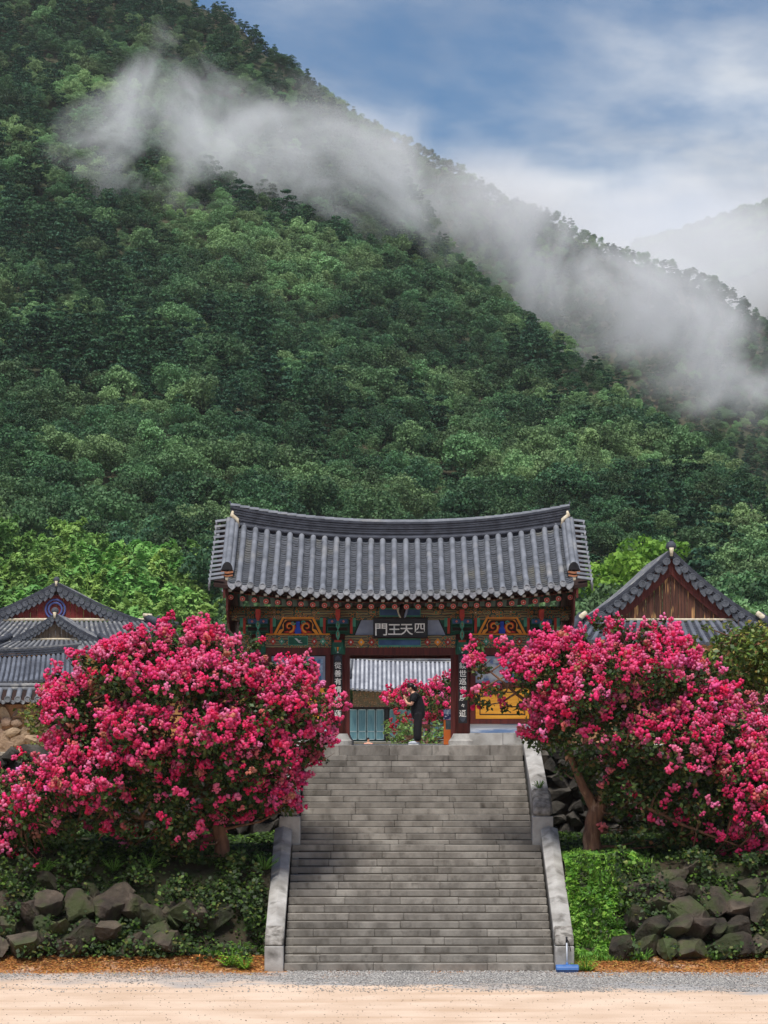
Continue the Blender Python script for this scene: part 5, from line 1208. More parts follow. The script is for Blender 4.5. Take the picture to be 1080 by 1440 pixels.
def panicles(P, D, size, rng, nf=13, cols=PINK, wts=PW):
    """cone-shaped flower heads built from small crinkled balls of petals"""
    n = len(P); A, B, C = frames(D, rng)
    t = rng.uniform(0, 1, (n, nf)); a = rng.uniform(0, 6.28, (n, nf)); r = (.5 - .32 * t) * rng.uniform(.5, 1.05, (n, nf)); s = size[:, None]
    ctr = P[:, None, :] + ((np.cos(a) * r * s)[..., None] * A[:, None] + (np.sin(a) * r * s)[..., None] * B[:, None] + ((t * 1.1 - .2) * s)[..., None] * C[:, None])
    ctr = ctr.reshape(-1, 3); m = len(ctr); fs = np.repeat(size, nf) * rng.uniform(.13, .25, m)
    base = np.array([(1, 0, 0), (-1, 0, 0), (0, 1, 0), (0, -1, 0), (0, 0, 1), (0, 0, -1)], float); tri = np.array([(0, 2, 4), (2, 1, 4), (1, 3, 4), (3, 0, 4), (2, 0, 5), (1, 2, 5), (3, 1, 5), (0, 3, 5)])
    q = rng.normal(0, 1, (m, 4)); q /= np.linalg.norm(q, axis=1)[:, None]; w, x, y, z = q.T
    Rm = np.stack([1 - 2 * (y * y + z * z), 2 * (x * y - z * w), 2 * (x * z + y * w), 2 * (x * y + z * w), 1 - 2 * (x * x + z * z), 2 * (y * z - x * w), 2 * (x * z - y * w), 2 * (y * z + x * w), 1 - 2 * (x * x + y * y)], 1).reshape(m, 3, 3)
    Bv = base[None] * rng.uniform(.65, 1.35, (m, 6, 1)); V = np.einsum('mij,mkj->mki', Rm, Bv) * fs[:, None, None] + ctr[:, None, :]
    Fc = (tri[None] + (np.arange(m) * 6)[:, None, None]).reshape(-1, 3)
    tint = np.repeat(tints(rng, n, cols, wts), nf * 6, 0) * np.repeat(1 + rng.normal(0, .12, (m, 1)), 6, 0)
    return V.reshape(-1, 3), Fc, np.clip(tint, 0, 1)
def flowering_tree(label, name, outline, Yc, thick, trunk_pts, limbs, n_lobes, flower_p, seed, per_p=24, per_l=270, depth_k=1.0, leaf=.075, psize=.2, lobe_r=(.38, .62), cat='tree', blossoms=True, lcols=LEAF, lw=LW, group=None, pc=PINK, pw=PW, thin=None):
    rng = np.random.default_rng(seed); rr = random.Random(seed); k = Yc / F
    px_ = [p[0] for p in outline]; py_ = [p[1] for p in outline]; lobes = []; tries = 0
    while len(lobes) < n_lobes and tries < 40000:
        tries += 1; x, y = rr.uniform(min(px_), max(px_)), rr.uniform(min(py_), max(py_))
        if not in_poly(x, y, outline) or (thin and rr.random() < thin(x, y)): continue
        d = edge_dist(x, y, outline) * k; r = rr.uniform(*lobe_r)
        if d < r * .85: 
            r = max(.18, d / .9)
        h = min(thick, depth_k * math.sqrt(max(.02, d) * 2.2)); side = rr.choice((-1, -1, 1)); yy = Yc + side * h * math.sqrt(rr.uniform(.15, 1)) - .0
        c = at(x, y, Yc); c = Vector((c.x, yy, c.z))
        if any((c - q[0]).length < .5 * (r + q[1]) * .8 for q in lobes): continue
        lobes.append((c, r, x, y))
    for i in range(len(outline)):                          # loose sprays that break the outline
        (xa, ya), (xb, yb) = outline[i], outline[(i + 1) % len(outline)]
        for j in range(int(math.hypot(xb - xa, yb - ya) / 24)):
            t = rr.random(); x, y = lerp(xa, xb, t) + rr.gauss(0, 6), lerp(ya, yb, t) + rr.gauss(0, 6); c = at(x, y, Yc); r = rr.uniform(.14, .24); lobes.append((Vector((c.x, Yc + rr.gauss(0, .4), c.z)), r, x, y))
    ctr = sum((q[0] for q in lobes), Vector()) / len(lobes); base = Vector(trunk_pts[0][0])
    root = empty(name, base, label, cat, group)
    # trunk and limbs
    mb = MB(); nodes = []
    for pts, rad in [(trunk_pts, None)] + [(l, None) for l in limbs]:
        P = [Vector(p) for p, r_ in pts]; Rd = [r_ for p, r_ in pts]; fine = []; fr = []
        for i in range(len(P) - 1):
            for j in range(4): t = j / 4; fine.append(P[i].lerp(P[i + 1], t) + Vector((rr.gauss(0, .015), rr.gauss(0, .015), 0))); fr.append(lerp(Rd[i], Rd[i + 1], t))
        fine.append(P[-1]); fr.append(Rd[-1]); mb.tube(fine, fr, 9); nodes += [(p, r_) for p, r_ in zip(fine[2:], fr[2:])]
    mb.build('trunk', 'myrtle_bark', root, True)
    mb = MB()
    for (c, r, x, y) in lobes:
        p, r_ = min(nodes, key=lambda q: (q[0] - c).length + (0.6 if q[0].z > c.z + .3 else 0)); mid = p.lerp(c, .5) + Vector((rr.gauss(0, .08), rr.gauss(0, .08), -.06))
        mb.tube([p, mid, c], [min(.04, r_ * .8), .022, .008], 5, cap=False)
        for j in range(3): mb.tube([c, c + Vector((rr.gauss(0, .6), rr.gauss(0, .6), abs(rr.gauss(.2, .5)))) * r], [.008, .004], 4, cap=False)
    mb.build('branches', 'myrtle_bark', root, True)
    PP, PD, PS, LP, LD = [], [], [], [], []
    for (c, r, x, y) in lobes:
        out = (c - ctr); out = np.array([out.x, out.y * 1.2, out.z + .7]); out /= np.linalg.norm(out) + 1e-6
        n = int(per_l * (r / .5) ** 2); d = rng.normal(0, 1, (n, 3)); d /= np.linalg.norm(d, axis=1)[:, None]; LP.append(np.array(c) + d * r * rng.uniform(.35, 1.02, (n, 1)) * np.array([1, 1, .85])); LD.append(d * .5 + np.array([0, 0, .6]))
        fp = flower_p(x, y)
        n = int(per_p * (r / .5) ** 2 * fp * rr.uniform(.3, 1.6))
        if n and blossoms:
            d = rng.normal(0, 1, (n * 3, 3)) + out * .95 + np.array([0, -.15, .25]); d /= np.linalg.norm(d, axis=1)[:, None]; d = d[((d @ out) > -.1) & (d[:, 2] > -.35)][:n]
            PP.append(np.array(c) + d * r * rng.uniform(.88, 1.12, (len(d), 1)) * np.array([1, 1, .9])); PD.append(d + np.array([0, 0, .35]) * rng.uniform(-.6, 1.4, (len(d), 1))); PS.append(psize * rng.uniform(.6, 1.3, len(d)))
    LP, LD = np.concatenate(LP), np.concatenate(LD); V, Fc = leaf_quads(LP, LD, leaf, rng, 1.6, .6); tl = np.repeat(tints(rng, len(LP), lcols, lw), 4, 0)
    link('leaves', np_mesh('leaves', V, Fc, 'myrtle_leaf', color=tl), root)
    if PP:
        PP, PD, PS = np.concatenate(PP), np.concatenate(PD), np.concatenate(PS); V, Fc, tt = panicles(PP, PD, PS, rng, cols=pc, wts=pw)
        link('blossoms', np_mesh('blossoms', V, Fc, 'blossom', color=tt), root); print(name, 'panicles', len(PP), 'leaves', len(LP), 'lobes', len(lobes))
    return root
# the larger tree
OUT_L = [(232, 884), (285, 890), (330, 902), (372, 930), (412, 938), (438, 950), (452, 962), (468, 982), (482, 1008), (476, 1036), (450, 1060), (424, 1082), (416, 1116), (392, 1146), (345, 1146), (300, 1160),
         (262, 1202), (205, 1188), (150, 1170), (95, 1190), (62, 1212), (25, 1216), (-20, 1170), (-40, 1120), (0, 1092), (62, 1072), (88, 1036), (70, 985), (88, 940), (135, 925), (178, 896)]
gaps_l = [((215, 1110), 34), ((250, 1150), 26), ((330, 1075), 18), ((95, 1185), 26), ((190, 985), 15), ((285, 1010), 12), ((300, 930), 14), ((130, 1060), 16), ((370, 1010), 12)]
def fl(x, y):
    f = 1.0
    for (c, r) in gaps_l:
        if (x - c[0]) ** 2 + (y - c[1]) ** 2 < r * r: f *= .25
    if y > 1135 and x < 300: f *= .8
    return f
tb = at(309, 1204, 57.4); g = lambda px, py, Y: tuple(at(px, py, Y))
flowering_tree('larger crape myrtle smothered in pink blossom above the mossy boulder wall', 'crape_myrtle', OUT_L, 57.3, 2.0,
    [((tb.x, 57.4, tb.z - .25), .2), (g(312, 1185, 57.4), .16), (g(303, 1150, 57.4), .14), (g(296, 1115, 57.4), .13)],
    [[(g(298, 1125, 57.4), .11), (g(240, 1070, 57.1), .09), (g(180, 1010, 57.0), .06), (g(150, 960, 57), .03)], [(g(297, 1120, 57.4), .11), (g(310, 1040, 57.3), .08), (g(280, 960, 57.4), .05), (g(250, 910, 57.5), .025)],
     [(g(299, 1130, 57.4), .1), (g(360, 1070, 57.0), .07), (g(430, 1010, 56.8), .04), (g(460, 990, 56.8), .02)], [(g(300, 1150, 57.4), .09), (g(200, 1150, 56.6), .06), (g(90, 1130, 56.4), .04), (g(30, 1150, 56.4), .02)], [(g(298, 1120, 57.4), .09), (g(290, 1060, 58.2), .06), (g(300, 980, 58.6), .03)]],
    215, fl, 41)
OUT_R = [(655, 950), (668, 916), (700, 908), (735, 918), (752, 912), (800, 892), (850, 880), (890, 876), (938, 890), (966, 908), (998, 962), (1028, 985), (1048, 1008), (1090, 1010), (1130, 1060), (1130, 1190), (1090, 1228), (1040, 1230), (1005, 1215), (985, 1192), (958, 1208),
         (938, 1190), (895, 1182), (862, 1165), (850, 1130), (812, 1092), (775, 1068), (745, 1045), (735, 1022), (728, 1000), (690, 990), (664, 988), (690, 965), (652, 968)]
def fr_(x, y):
    f = 1.0
    if in_poly(x, y, [(760, 1050), (850, 1055), (900, 1075), (960, 1085), (985, 1150), (955, 1200), (880, 1190), (830, 1150)]): f = .16
    elif in_poly(x, y, [(730, 1010), (900, 1040), (905, 1060), (760, 1060)]): f = .5
    elif in_poly(x, y, [(940, 1060), (1010, 1060), (1020, 1120), (960, 1130)]): f = .45
    for (c, r) in (((850, 985), 18), ((780, 960), 14), ((900, 940), 12), ((1000, 1180), 18), ((960, 1010), 16)):
        if (x - c[0]) ** 2 + (y - c[1]) ** 2 < r * r: f *= .3
    return f
tb = at(833, 1206, 58.2)
flowering_tree('crape myrtle with pink blossom leaning over the grassy slope, trunk bare', 'crape_myrtle', OUT_R, 58.4, 1.8,
    [((tb.x, 58.2, tb.z - .25), .24), (g(832, 1180, 58.2), .2), (g(836, 1150, 58.2), .19), (g(846, 1128, 58.2), .17)],
    [[(g(838, 1140, 58.2), .14), (g(822, 1110, 58.1), .1), (g(795, 1050, 58), .07), (g(740, 985, 57.9), .04), (g(690, 945, 57.9), .02)], [(g(846, 1128, 58.2), .15), (g(868, 1085, 58.2), .11), (g(880, 1010, 58.3), .07), (g(890, 920, 58.4), .03)],
     [(g(850, 1115, 58.2), .12), (g(905, 1075, 58), .08), (g(980, 1060, 57.8), .05), (g(1060, 1090, 57.6), .03)], [(g(855, 1105, 58.2), .1), (g(900, 1130, 57.4), .06), (g(960, 1160, 57.2), .04), (g(1040, 1190, 57.0), .02)], [(g(866, 1085, 58.2), .1), (g(850, 1000, 59), .06), (g(830, 930, 59.2), .03)]],
    190, fr_, 43, thin=lambda x, y: .72 if x < 745 else .1)
# leafy tree going out of bloom beside the planked hall
OLIVE = [S(98, 120, 56), S(76, 100, 50), S(134, 146, 66), S(162, 144, 72), S(160, 118, 78)]
tb = at(1017, 1050, 62.5)
flowering_tree('olive green tree past its bloom in front of the planked gable hall', 'crape_myrtle', [(945, 905), (975, 882), (1005, 892), (1040, 878), (1085, 876), (1120, 900), (1125, 960), (1085, 1000), (1050, 975), (1030, 985), (1000, 975), (975, 955), (950, 935)], 62.5, 1.2,
    [((tb.x, 62.5, 4.5 - 1.5), .09), (g(1016, 1000, 62.5), .07), (g(1020, 975, 62.5), .06)], [[(g(1016, 1000, 62.5), .04), (g(1040, 965, 62.3), .03), (g(1075, 930, 62.3), .02)], [(g(1020, 975, 62.5), .05), (g(1015, 930, 62.5), .03), (g(1030, 895, 62.5), .015)], [(g(1019, 980, 62.5), .04), (g(985, 930, 62.5), .025), (g(965, 912, 62.5), .012)]],
    62, lambda x, y: .03, 47, per_l=210, lcols=OLIVE, lw=[36, 32, 20, 6, 2], pc=PINK[3:], pw=[3, 4, 4], leaf=.085)
# thin young one beside the low wall
tb = at(1058, 1060, 60.5)
flowering_tree('slender young crape myrtle by the low tile-capped wall', 'crape_myrtle', [(1020, 1008), (1040, 985), (1075, 990), (1110, 1002), (1105, 1022), (1060, 1015), (1030, 1025)], 60.5, .6,
    [((tb.x - .1, 60.5, 2.2), .05), (g(1054, 1040, 60.5), .035), (g(1055, 1000, 60.5), .02)], [[(g(1052, 1045, 60.5), .025), (g(1040, 1010, 60.4), .012)]], 18, lambda x, y: .8, 53, per_l=60, pc=PINK[2:], pw=[2, 1, 4, 2], lobe_r=(.25, .4))
# in the rear court, seen through the passage
tb = at(590, 1046, 88)
flowering_tree('pink flowering crape myrtle in the rear court behind the praying person', 'crape_myrtle', [(542, 985), (560, 968), (580, 963), (610, 966), (640, 955), (680, 965), (690, 1000), (650, 1030), (600, 1020), (590, 1000), (552, 995)], 88, 1.4,
    [((tb.x, 88, 3.4), .1), (g(592, 1020, 88), .08), (g(596, 990, 88), .05)], [[(g(594, 1005, 88), .04), (g(570, 985, 88), .02)], [(g(594, 1005, 88), .04), (g(630, 985, 88), .02)]], 40, lambda x, y: .95, 59, per_p=26, lobe_r=(.35, .55), psize=.22)
tb = at(545, 1046, 86)
flowering_tree('low pink and green shrub at the passage in the rear court', 'flowering_shrub', [(540, 1040), (548, 1015), (565, 1004), (590, 1010), (600, 1050), (560, 1056)], 84, .7, [((tb.x + .5, 84, 3.4), .05), (g(565, 1040, 84), .03)], [[(g(565, 1045, 84), .02), (g(575, 1020, 84), .01)]], 16, lambda x, y: 1.0 if y < 1022 else .1, 61, per_l=150, lobe_r=(.25, .4), cat='shrub', pc=[S(196, 60, 76), S(220, 90, 110)], pw=[1, 1], lcols=[S(96, 120, 60), S(120, 150, 80)], lw=[1, 1])
flowering_tree('leafy green shrub with white flowers in the rear court', 'flowering_shrub', [(556, 1030), (575, 1022), (600, 1030), (634, 1020), (650, 1056), (556, 1058)], 82, .7, [((at(600, 0, 82).x, 82, 3.4), .05), (g(600, 1045, 82), .03)], [[(g(600, 1045, 82), .02), (g(585, 1035, 82), .01)]], 26, lambda x, y: .18, 67, per_l=170, lobe_r=(.22, .36), cat='shrub', pc=[S(230, 232, 220), S(206, 90, 110)], pw=[3, 1], psize=.12, lcols=[S(90, 122, 58), S(124, 156, 80), S(60, 90, 46)], lw=[2, 2, 1])
# creepers on the clay wall
tb = at(80, 1062, 64.5)
flowering_tree('lime and olive shrub climbing over the clay yard wall', 'wall_shrub', [(22, 1010), (45, 985), (60, 960), (95, 955), (120, 985), (125, 1040), (110, 1075), (60, 1075), (52, 1045), (40, 1020)], 64.6, .5, [((tb.x, 64.6, 3.2), .05), (g(80, 1020, 64.6), .03)], [[(g(80, 1030, 64.6), .02), (g(55, 1000, 64.6), .01)]], 34, lambda x, y: 0, 71, per_l=130, lobe_r=(.22, .38), cat='shrub', blossoms=False, lcols=[S(122, 120, 56), S(88, 104, 50), S(150, 120, 66), S(130, 170, 66)], lw=[3, 3, 2, 1.5], leaf=.07)

# ------------------------------------------------------------------ ground cover and small plants
pm('grass_blade', S(84, 140, 40), attr='tint', rough=.55, trans=.3)
def blades(name, pts, h, label, cols, wts, seed, w=.012, bend=.5):
    rng = np.random.default_rng(seed); P = np.array(pts); n = len(P); a = rng.uniform(0, 6.28, n); hh = h * rng.uniform(.5, 1.3, n); s = np.stack([np.cos(a), np.sin(a), 0 * a], 1); q = np.stack([-np.sin(a), np.cos(a), 0 * a], 1)
    mid = P + q * (hh * bend * .3)[:, None] + np.array([0, 0, 1]) * (hh * .6)[:, None]; tip = P + q * (hh * bend)[:, None] + np.array([0, 0, 1]) * hh[:, None]
    V = np.stack([P - s * w, P + s * w, mid + s * w * .8, mid - s * w * .8, tip], 1).reshape(-1, 3); b = np.arange(n)[:, None] * 5
    T = np.concatenate([b + np.array([[0, 1, 2]]), b + np.array([[0, 2, 3]]), b + np.array([[3, 2, 4]])], 0)
    return tag(link(name, np_mesh(name, V, T, 'grass_blade', color=np.repeat(tints(rng, n, cols, wts), 5, 0))), label, None, None, 'stuff')
GREEN = [S(112, 164, 58), S(88, 142, 50), S(146, 184, 78), S(78, 116, 48), S(136, 140, 70)]
P = []
for i in range(14000):
    x = 3.95 + abs(random.gauss(0, .75)); y = random.uniform(54.6, 58.2)
    if x < 5.6 + .4 * math.sin(y * 5) and mnoise.noise(Vector((x * 2.2, y * 2.2, 3))) > -.28: P.append((x, y, bank_h(x, y)))
blades('grass', P, .11, 'bright green grass on the slope beside the stairs', GREEN, [3, 3, 2, 2, 1], 5)
def ground_leaves(name, n, xr_, yr_, label, cols, wts, seed, size=.06, dens=None):
    rng = np.random.default_rng(seed); P = []
    while len(P) < n:
        x, y = rng.uniform(*xr_), rng.uniform(*yr_)
        if dens is None or rng.random() < dens(x, y): P.append((x, y, bank_h(x, y) + rng.uniform(.01, .12)))
    P = np.array(P); V, Fc = leaf_quads(P, np.tile([0, -.3, 1.], (n, 1)), size, rng, 1.3, .6)
    return tag(link(name, np_mesh(name, V, Fc, 'grass_blade', color=np.repeat(tints(rng, n, cols, wts), 4, 0))), label, None, None, 'stuff')
DK = [S(52, 74, 34), S(70, 98, 40), S(40, 56, 30), S(96, 130, 48)]
cl = lambda x, y: 1.0 if mnoise.noise(Vector((x * 1.1, y * 1.1, 2))) > -.05 else .12
ground_leaves('undergrowth', 26000, (-9.6, -2.5), (55.0, 63), 'dark green ground cover under the larger flowering tree', DK, [3, 3, 3, 1], 8, .07, cl)
ground_leaves('undergrowth', 19000, (4.0, 10.4), (55.2, 63), 'green ground cover between the boulders by the grassy slope', DK, [3, 3, 2, 1.5], 9, .07, lambda x, y: cl(x, y) if x > 5.2 else .9)
def creeper(name, n, x0, x1, label, seed):
    rng = np.random.default_rng(seed); P = []
    while len(P) < n:
        x, y = rng.uniform(x0, x1), rng.uniform(54.85, 57.0)
        if mnoise.fractal(Vector((x * 1.3, y * 1.6, seed)), 1, 2, 2) < .08: continue
        P.append((x, y - rng.uniform(.1, .5), bank_h(x, y) + rng.uniform(.0, .3)))
    V, Fc = leaf_quads(np.array(P), np.tile([0, -.7, 1.], (n, 1)), .075, rng, 1.3, .6)
    tag(link(name, np_mesh(name, V, Fc, 'grass_blade', color=np.repeat(tints(rng, n, [S(56, 80, 36), S(42, 60, 30), S(84, 112, 44), S(96, 100, 50)], [3, 4, 1.5, 1]), 4, 0))), label, None, None, 'stuff')
ground_leaves('weeds', 3200, (3.95, 5.5), (54.7, 58), 'broad-leaved weeds mixed through the grassy slope', [S(120, 168, 60), S(92, 140, 52), S(150, 190, 84)], [2, 2, 1], 31, .1, lambda x, y: 1.0 if mnoise.noise(Vector((x * 2.6, y * 2.6, 9))) > .05 else .04)
creeper('creepers', 5200, -9.5, -2.6, 'green creepers trailing over the mossy boulders', 15); creeper('creepers', 3800, 5.0, 10.4, 'green creepers trailing over the large boulders by the grass', 16)
# leaf litter
pm('litter', S(150, 90, 48), attr='tint', rough=.8)
rng = np.random.default_rng(12); n = 22000
x = np.where(rng.random(n) < .55, rng.uniform(-9, -2.4, n), rng.uniform(3.9, 10, n)); y = 55.0 - np.abs(rng.normal(0, .75, n)); z = np.array([max(.012, bank_h(a_, b_) + .012) for a_, b_ in zip(x, y)])
V, Fc = leaf_quads(np.stack([x, y, z], 1), np.tile([0, 0, 1.], (n, 1)), .026, rng, 2.4, .2)
tag(link('leaf_litter', np_mesh('leaf_litter', V, Fc, 'litter', color=np.repeat(tints(rng, n, [S(188, 126, 66), S(156, 100, 54), S(108, 70, 46), S(186, 152, 80)], [4, 3, 2, 2]), 4, 0))), 'fallen orange leaves along the foot of the boulder walls', None, None, 'stuff')
# leafy plants
pm('stem_green', S(104, 146, 60), S(84, 122, 52), scale=9)
def leafy_plant(x, y, s, label, cols, seed, n=26, fern=False, z=None):
    rng = np.random.default_rng(seed); z = bank_h(x, y) if z is None else z; root = empty('fern' if fern else 'leafy_plant', (x, y, z), label, 'fern' if fern else 'plant'); V, Fc, C = [], [], []
    mb = MB()
    for i in range(n):
        a = rng.uniform(0, 6.28); r = s * rng.uniform(.3, 1); h = s * rng.uniform(.5, 1.2) * (1 - .3 * r / s); d = np.array([math.cos(a), math.sin(a), 0]); q = np.array([-d[1], d[0], 0])
        p0 = np.array([x, y, z]) + d * r * .2; p1 = np.array([x, y, z]) + d * r + np.array([0, 0, h]); mb.tube([p0, (p0 + p1) / 2 + np.array([0, 0, h * .15]), p1], .006, 4, cap=False)
        for j in range(9 if fern else 4):
            t = (j + 1) / (9 if fern else 4); c = p0 + (p1 - p0) * t + np.array([0, 0, h * .3 * t * (1 - t)]); w = s * (.3 if fern else .34) * (1 - .5 * t)
            for sd in (-1, 1):
                tip = c + q * sd * w + d * w * .4 + np.array([0, 0, -.15 * w]); b = len(V); l = w * (.13 if fern else .3); V += [c, c + (tip - c) * .5 + d * l, tip, c + (tip - c) * .5 - d * l]; Fc.append((b, b + 1, b + 2, b + 3))
        C += [None]
    cc = np.repeat(tints(rng, len(Fc), cols, [1] * len(cols)), 4, 0); link('leaves', np_mesh('leaves', np.array(V), Fc, 'grass_blade', color=cc), root); mb.build('stems', 'stem_green', root)
    return root
LIME = [S(150, 196, 60), S(120, 176, 50), S(172, 206, 84)]; MID = [S(86, 140, 46), S(66, 116, 42), S(110, 160, 58)]
for (px, py, Y, s, cols, lab, fern) in ((825, 1352, 53.95, .32, LIME, 'lime green plant at the foot of the grassy slope', False), (812, 1222, 57.2, .3, LIME, 'lime green plant beside the upper grassy slope', False), (803, 1292, 55.4, .25, LIME, 'lime green plant halfway down the grassy slope', False),
        (868, 1292, 55.6, .26, MID, 'blue-green clump on the grassy slope by the boulders', False), (880, 1325, 54.9, .25, MID, 'green clump against the lowest boulders by the grass', True), (905, 1310, 54.7, .26, MID, 'small fern rooted among the large boulders', True), (1005, 1282, 54.7, .22, MID, 'fern tuft between two large boulders', True),
        (325, 1335, 54.3, .36, LIME, 'bright green bush at the foot of the bank beside the stairs', False), (344, 1342, 54.1, .28, LIME, 'small lime plant by the stair post', False), (340, 1285, 55.2, .32, MID, 'leafy weed on the bank beside the balustrade', False), (365, 1265, 55.7, .3, MID, 'fern on the bank close to the balustrade', True), (372, 1225, 56.6, .34, MID, 'tall fern in the shade beside the balustrade', True),
        (300, 1300, 55.0, .24, MID, 'fern growing between the mossy boulders', True), (15, 1190, 57, .4, MID, 'bright weeds on the bank below the clay wall', False), (60, 1225, 56.4, .34, MID, 'shaded weeds under the larger tree by its lowest flowers', False), (210, 1175, 56.6, .34, MID, 'leafy sapling under the larger flowering tree', False), (160, 1190, 56.5, .3, MID, 'spreading fern under the larger flowering tree', True)):
    p = at(px, py, Y); leafy_plant(p.x, Y, s, lab, cols, int(px), fern=fern)
p = at(760, 1128, 60.0); leafy_plant(p.x - .02, 60.0, .2, 'fern tuft growing on top of the balustrade', MID, 3, n=22, fern=True, z=3.66)
# ------------------------------------------------------------------ people
pm('skin', S(206, 158, 132), S(196, 146, 120), scale=10, rough=.55)
pm('black_cloth', S(30, 30, 34), S(22, 22, 26), scale=12, rough=.85, bump=.3, bscale=18)
pm('hair', S(30, 24, 22), S(20, 17, 16), scale=30, rough=.45)
pm('shoe_grey', S(190, 196, 204), S(164, 170, 180), scale=14)
pm('pink_cloth', S(226, 160, 140), S(210, 140, 122), scale=9, rough=.85)
pm('navy_cloth', S(52, 58, 84), S(40, 46, 70), scale=9, rough=.85)
def skin(name, pts, edges, mat, parent, root=0, sub=2):
    me = bpy.data.meshes.new(name); me.from_pydata([p[:3] for p in pts], edges, []); o = bpy.data.objects.new(name, me); COL.objects.link(o)
    sm = o.modifiers.new('skin', 'SKIN'); o.modifiers.new('sub', 'SUBSURF').levels = sub; sm.use_smooth_shade = True
    for i, v in enumerate(me.skin_vertices[0].data): r = pts[i][3]; v.radius = r if hasattr(r, '__len__') else (r, r); v.use_root = i == root
    dg = bpy.context.evaluated_depsgraph_get(); dg.update(); m2 = bpy.data.meshes.new_from_object(o.evaluated_get(dg)); bpy.data.objects.remove(o)
    m2.materials.clear(); m2.materials.append(MATS[mat]); m2.polygons.foreach_set('use_smooth', [True] * len(m2.polygons)); m2.name = name
    return link(name, m2, parent, None)
def blob(name, c, r, mat, parent, rot=(0, 0, 0), seed=0, k=0.0):
    bm = bmesh.new(); bmesh.ops.create_icosphere(bm, subdivisions=3, radius=1)
    for v in bm.verts: v.co += v.co.normalized() * k * mnoise.noise(v.co * 2.5 + Vector((seed, 0, 0)))
    M = Matrix.Translation(c) @ Euler(rot).to_matrix().to_4x4() @ Matrix.Diagonal((*r, 1)); bm.transform(M)
    me = bpy.data.meshes.new(name); bm.to_mesh(me); bm.free(); me.materials.append(MATS[mat]); me.polygons.foreach_set('use_smooth', [True] * len(me.polygons)); return link(name, me, parent)
def person_bowing():
    o = at(584, 1048, 64.42); o.z = ZP; W = lambda x, y, z: (o.x + x, o.y + y, o.z + z)
    root = empty('person', o, 'person in black clothes bowing with joined hands at the stair head', 'person')
    # body: one skin surface, head to feet (facing -X)
    P = [(*W(.07, 0, .80), (.10, .14)), (*W(.06, 0, .95), (.09, .12)), (*W(.01, 0, 1.14), (.10, .15)), (*W(-.03, 0, 1.24), (.09, .15)), (*W(-.075, 0, 1.31), .05), (*W(-.115, 0, 1.37), (.075, .075)), (*W(-.135, 0, 1.43), (.09, .08)),
         (*W(.07, .09, .74), .085), (*W(.04, .095, .42), .055), (*W(.04, .095, .08), .038), (*W(-.08, .1, .045), .035),
         (*W(.07, -.09, .74), .085), (*W(.045, -.095, .42), .055), (*W(.05, -.095, .08), .038), (*W(-.07, -.1, .045), .035),
         (*W(-.02, .18, 1.23), .052), (*W(-.09, .21, 1.0), .042), (*W(-.2, .1, 1.03), .033), (*W(-.25, .03, 1.13), .022),
         (*W(-.02, -.18, 1.23), .052), (*W(-.09, -.21, 1.0), .042), (*W(-.2, -.1, 1.03), .033), (*W(-.25, -.03, 1.13), .022)]
    E = [(0, 1), (1, 2), (2, 3), (3, 4), (4, 5), (5, 6), (0, 7), (7, 8), (8, 9), (9, 10), (0, 11), (11, 12), (12, 13), (13, 14), (3, 15), (15, 16), (16, 17), (17, 18), (3, 19), (19, 20), (20, 21), (21, 22)]
    body = skin('body', P, E, 'skin', root)
    for s in (-1, 1):                                      # hands pressed together: palm and five fingers each
        for k, (l, dx) in enumerate(((.075, -.018), (.085, -.004), (.08, .01), (.062, .023))):
            b = Vector(W(-.258 + dx, s * .014, 1.155)); MB().tube([b, b + Vector((-.012, -s * .004, l * .5)), b + Vector((-.016, -s * .006, l))], [.0085, .008, .0055], 6).build('finger', 'skin', body, True)
        b = Vector(W(-.235, s * .018, 1.14)); MB().tube([b, b + Vector((.026, -s * .004, .03)), b + Vector((.03, -s * .006, .058))], [.0095, .0085, .006], 6).build('thumb', 'skin', body, True)
        blob('palm', Vector(W(-.254, s * .014, 1.135)), (.032, .012, .042), 'skin', body)
    blob('nose', Vector(W(-.215, 0, 1.395)), (.018, .012, .018), 'skin', body); blob('chin', Vector(W(-.175, 0, 1.345)), (.035, .035, .03), 'skin', body)
    for s in (-1, 1): blob('ear', Vector(W(-.115, s * .085, 1.405)), (.02, .008, .03), 'skin', body); blob('eye', Vector(W(-.205, s * .034, 1.42)), (.008, .012, .006), 'hair', body)
    blob('mouth', Vector(W(-.204, 0, 1.362)), (.008, .02, .005), 'terracotta', body)
    skin('shirt', [(*W(.085, 0, .58), (.17, .2)), (*W(.065, 0, .92), (.165, .19)), (*W(.015, 0, 1.14), (.145, .19)), (*W(-.03, 0, 1.26), (.105, .165)), (*W(-.06, 0, 1.3), (.06, .07)), (*W(-.02, .19, 1.23), .075), (*W(-.07, .215, 1.06), .07), (*W(-.02, -.19, 1.23), .075), (*W(-.07, -.215, 1.06), .07)],
         [(0, 1), (1, 2), (2, 3), (3, 4), (3, 5), (5, 6), (3, 7), (7, 8)], 'black_cloth', root)
    skin('trousers', [(*W(.075, 0, .92), (.125, .165)), (*W(.07, .09, .7), .11), (*W(.05, .1, .42), .105), (*W(.05, .1, .08), .098), (*W(.075, -.09, .7), .11), (*W(.06, -.1, .42), .105), (*W(.06, -.1, .08), .098)], [(0, 1), (1, 2), (2, 3), (0, 4), (4, 5), (5, 6)], 'black_cloth', root)
    hr = blob('hair', Vector(W(-.105, 0, 1.455)), (.108, .098, .085), 'hair', root, (0, .5, 0), 2, .06); blob('hair_bun', Vector(W(.0, 0, 1.40)), (.05, .05, .07), 'hair', hr, seed=4, k=.1); blob('hair_clip', Vector(W(-.015, -.055, 1.455)), (.014, .012, .02), 'white_paint', hr)
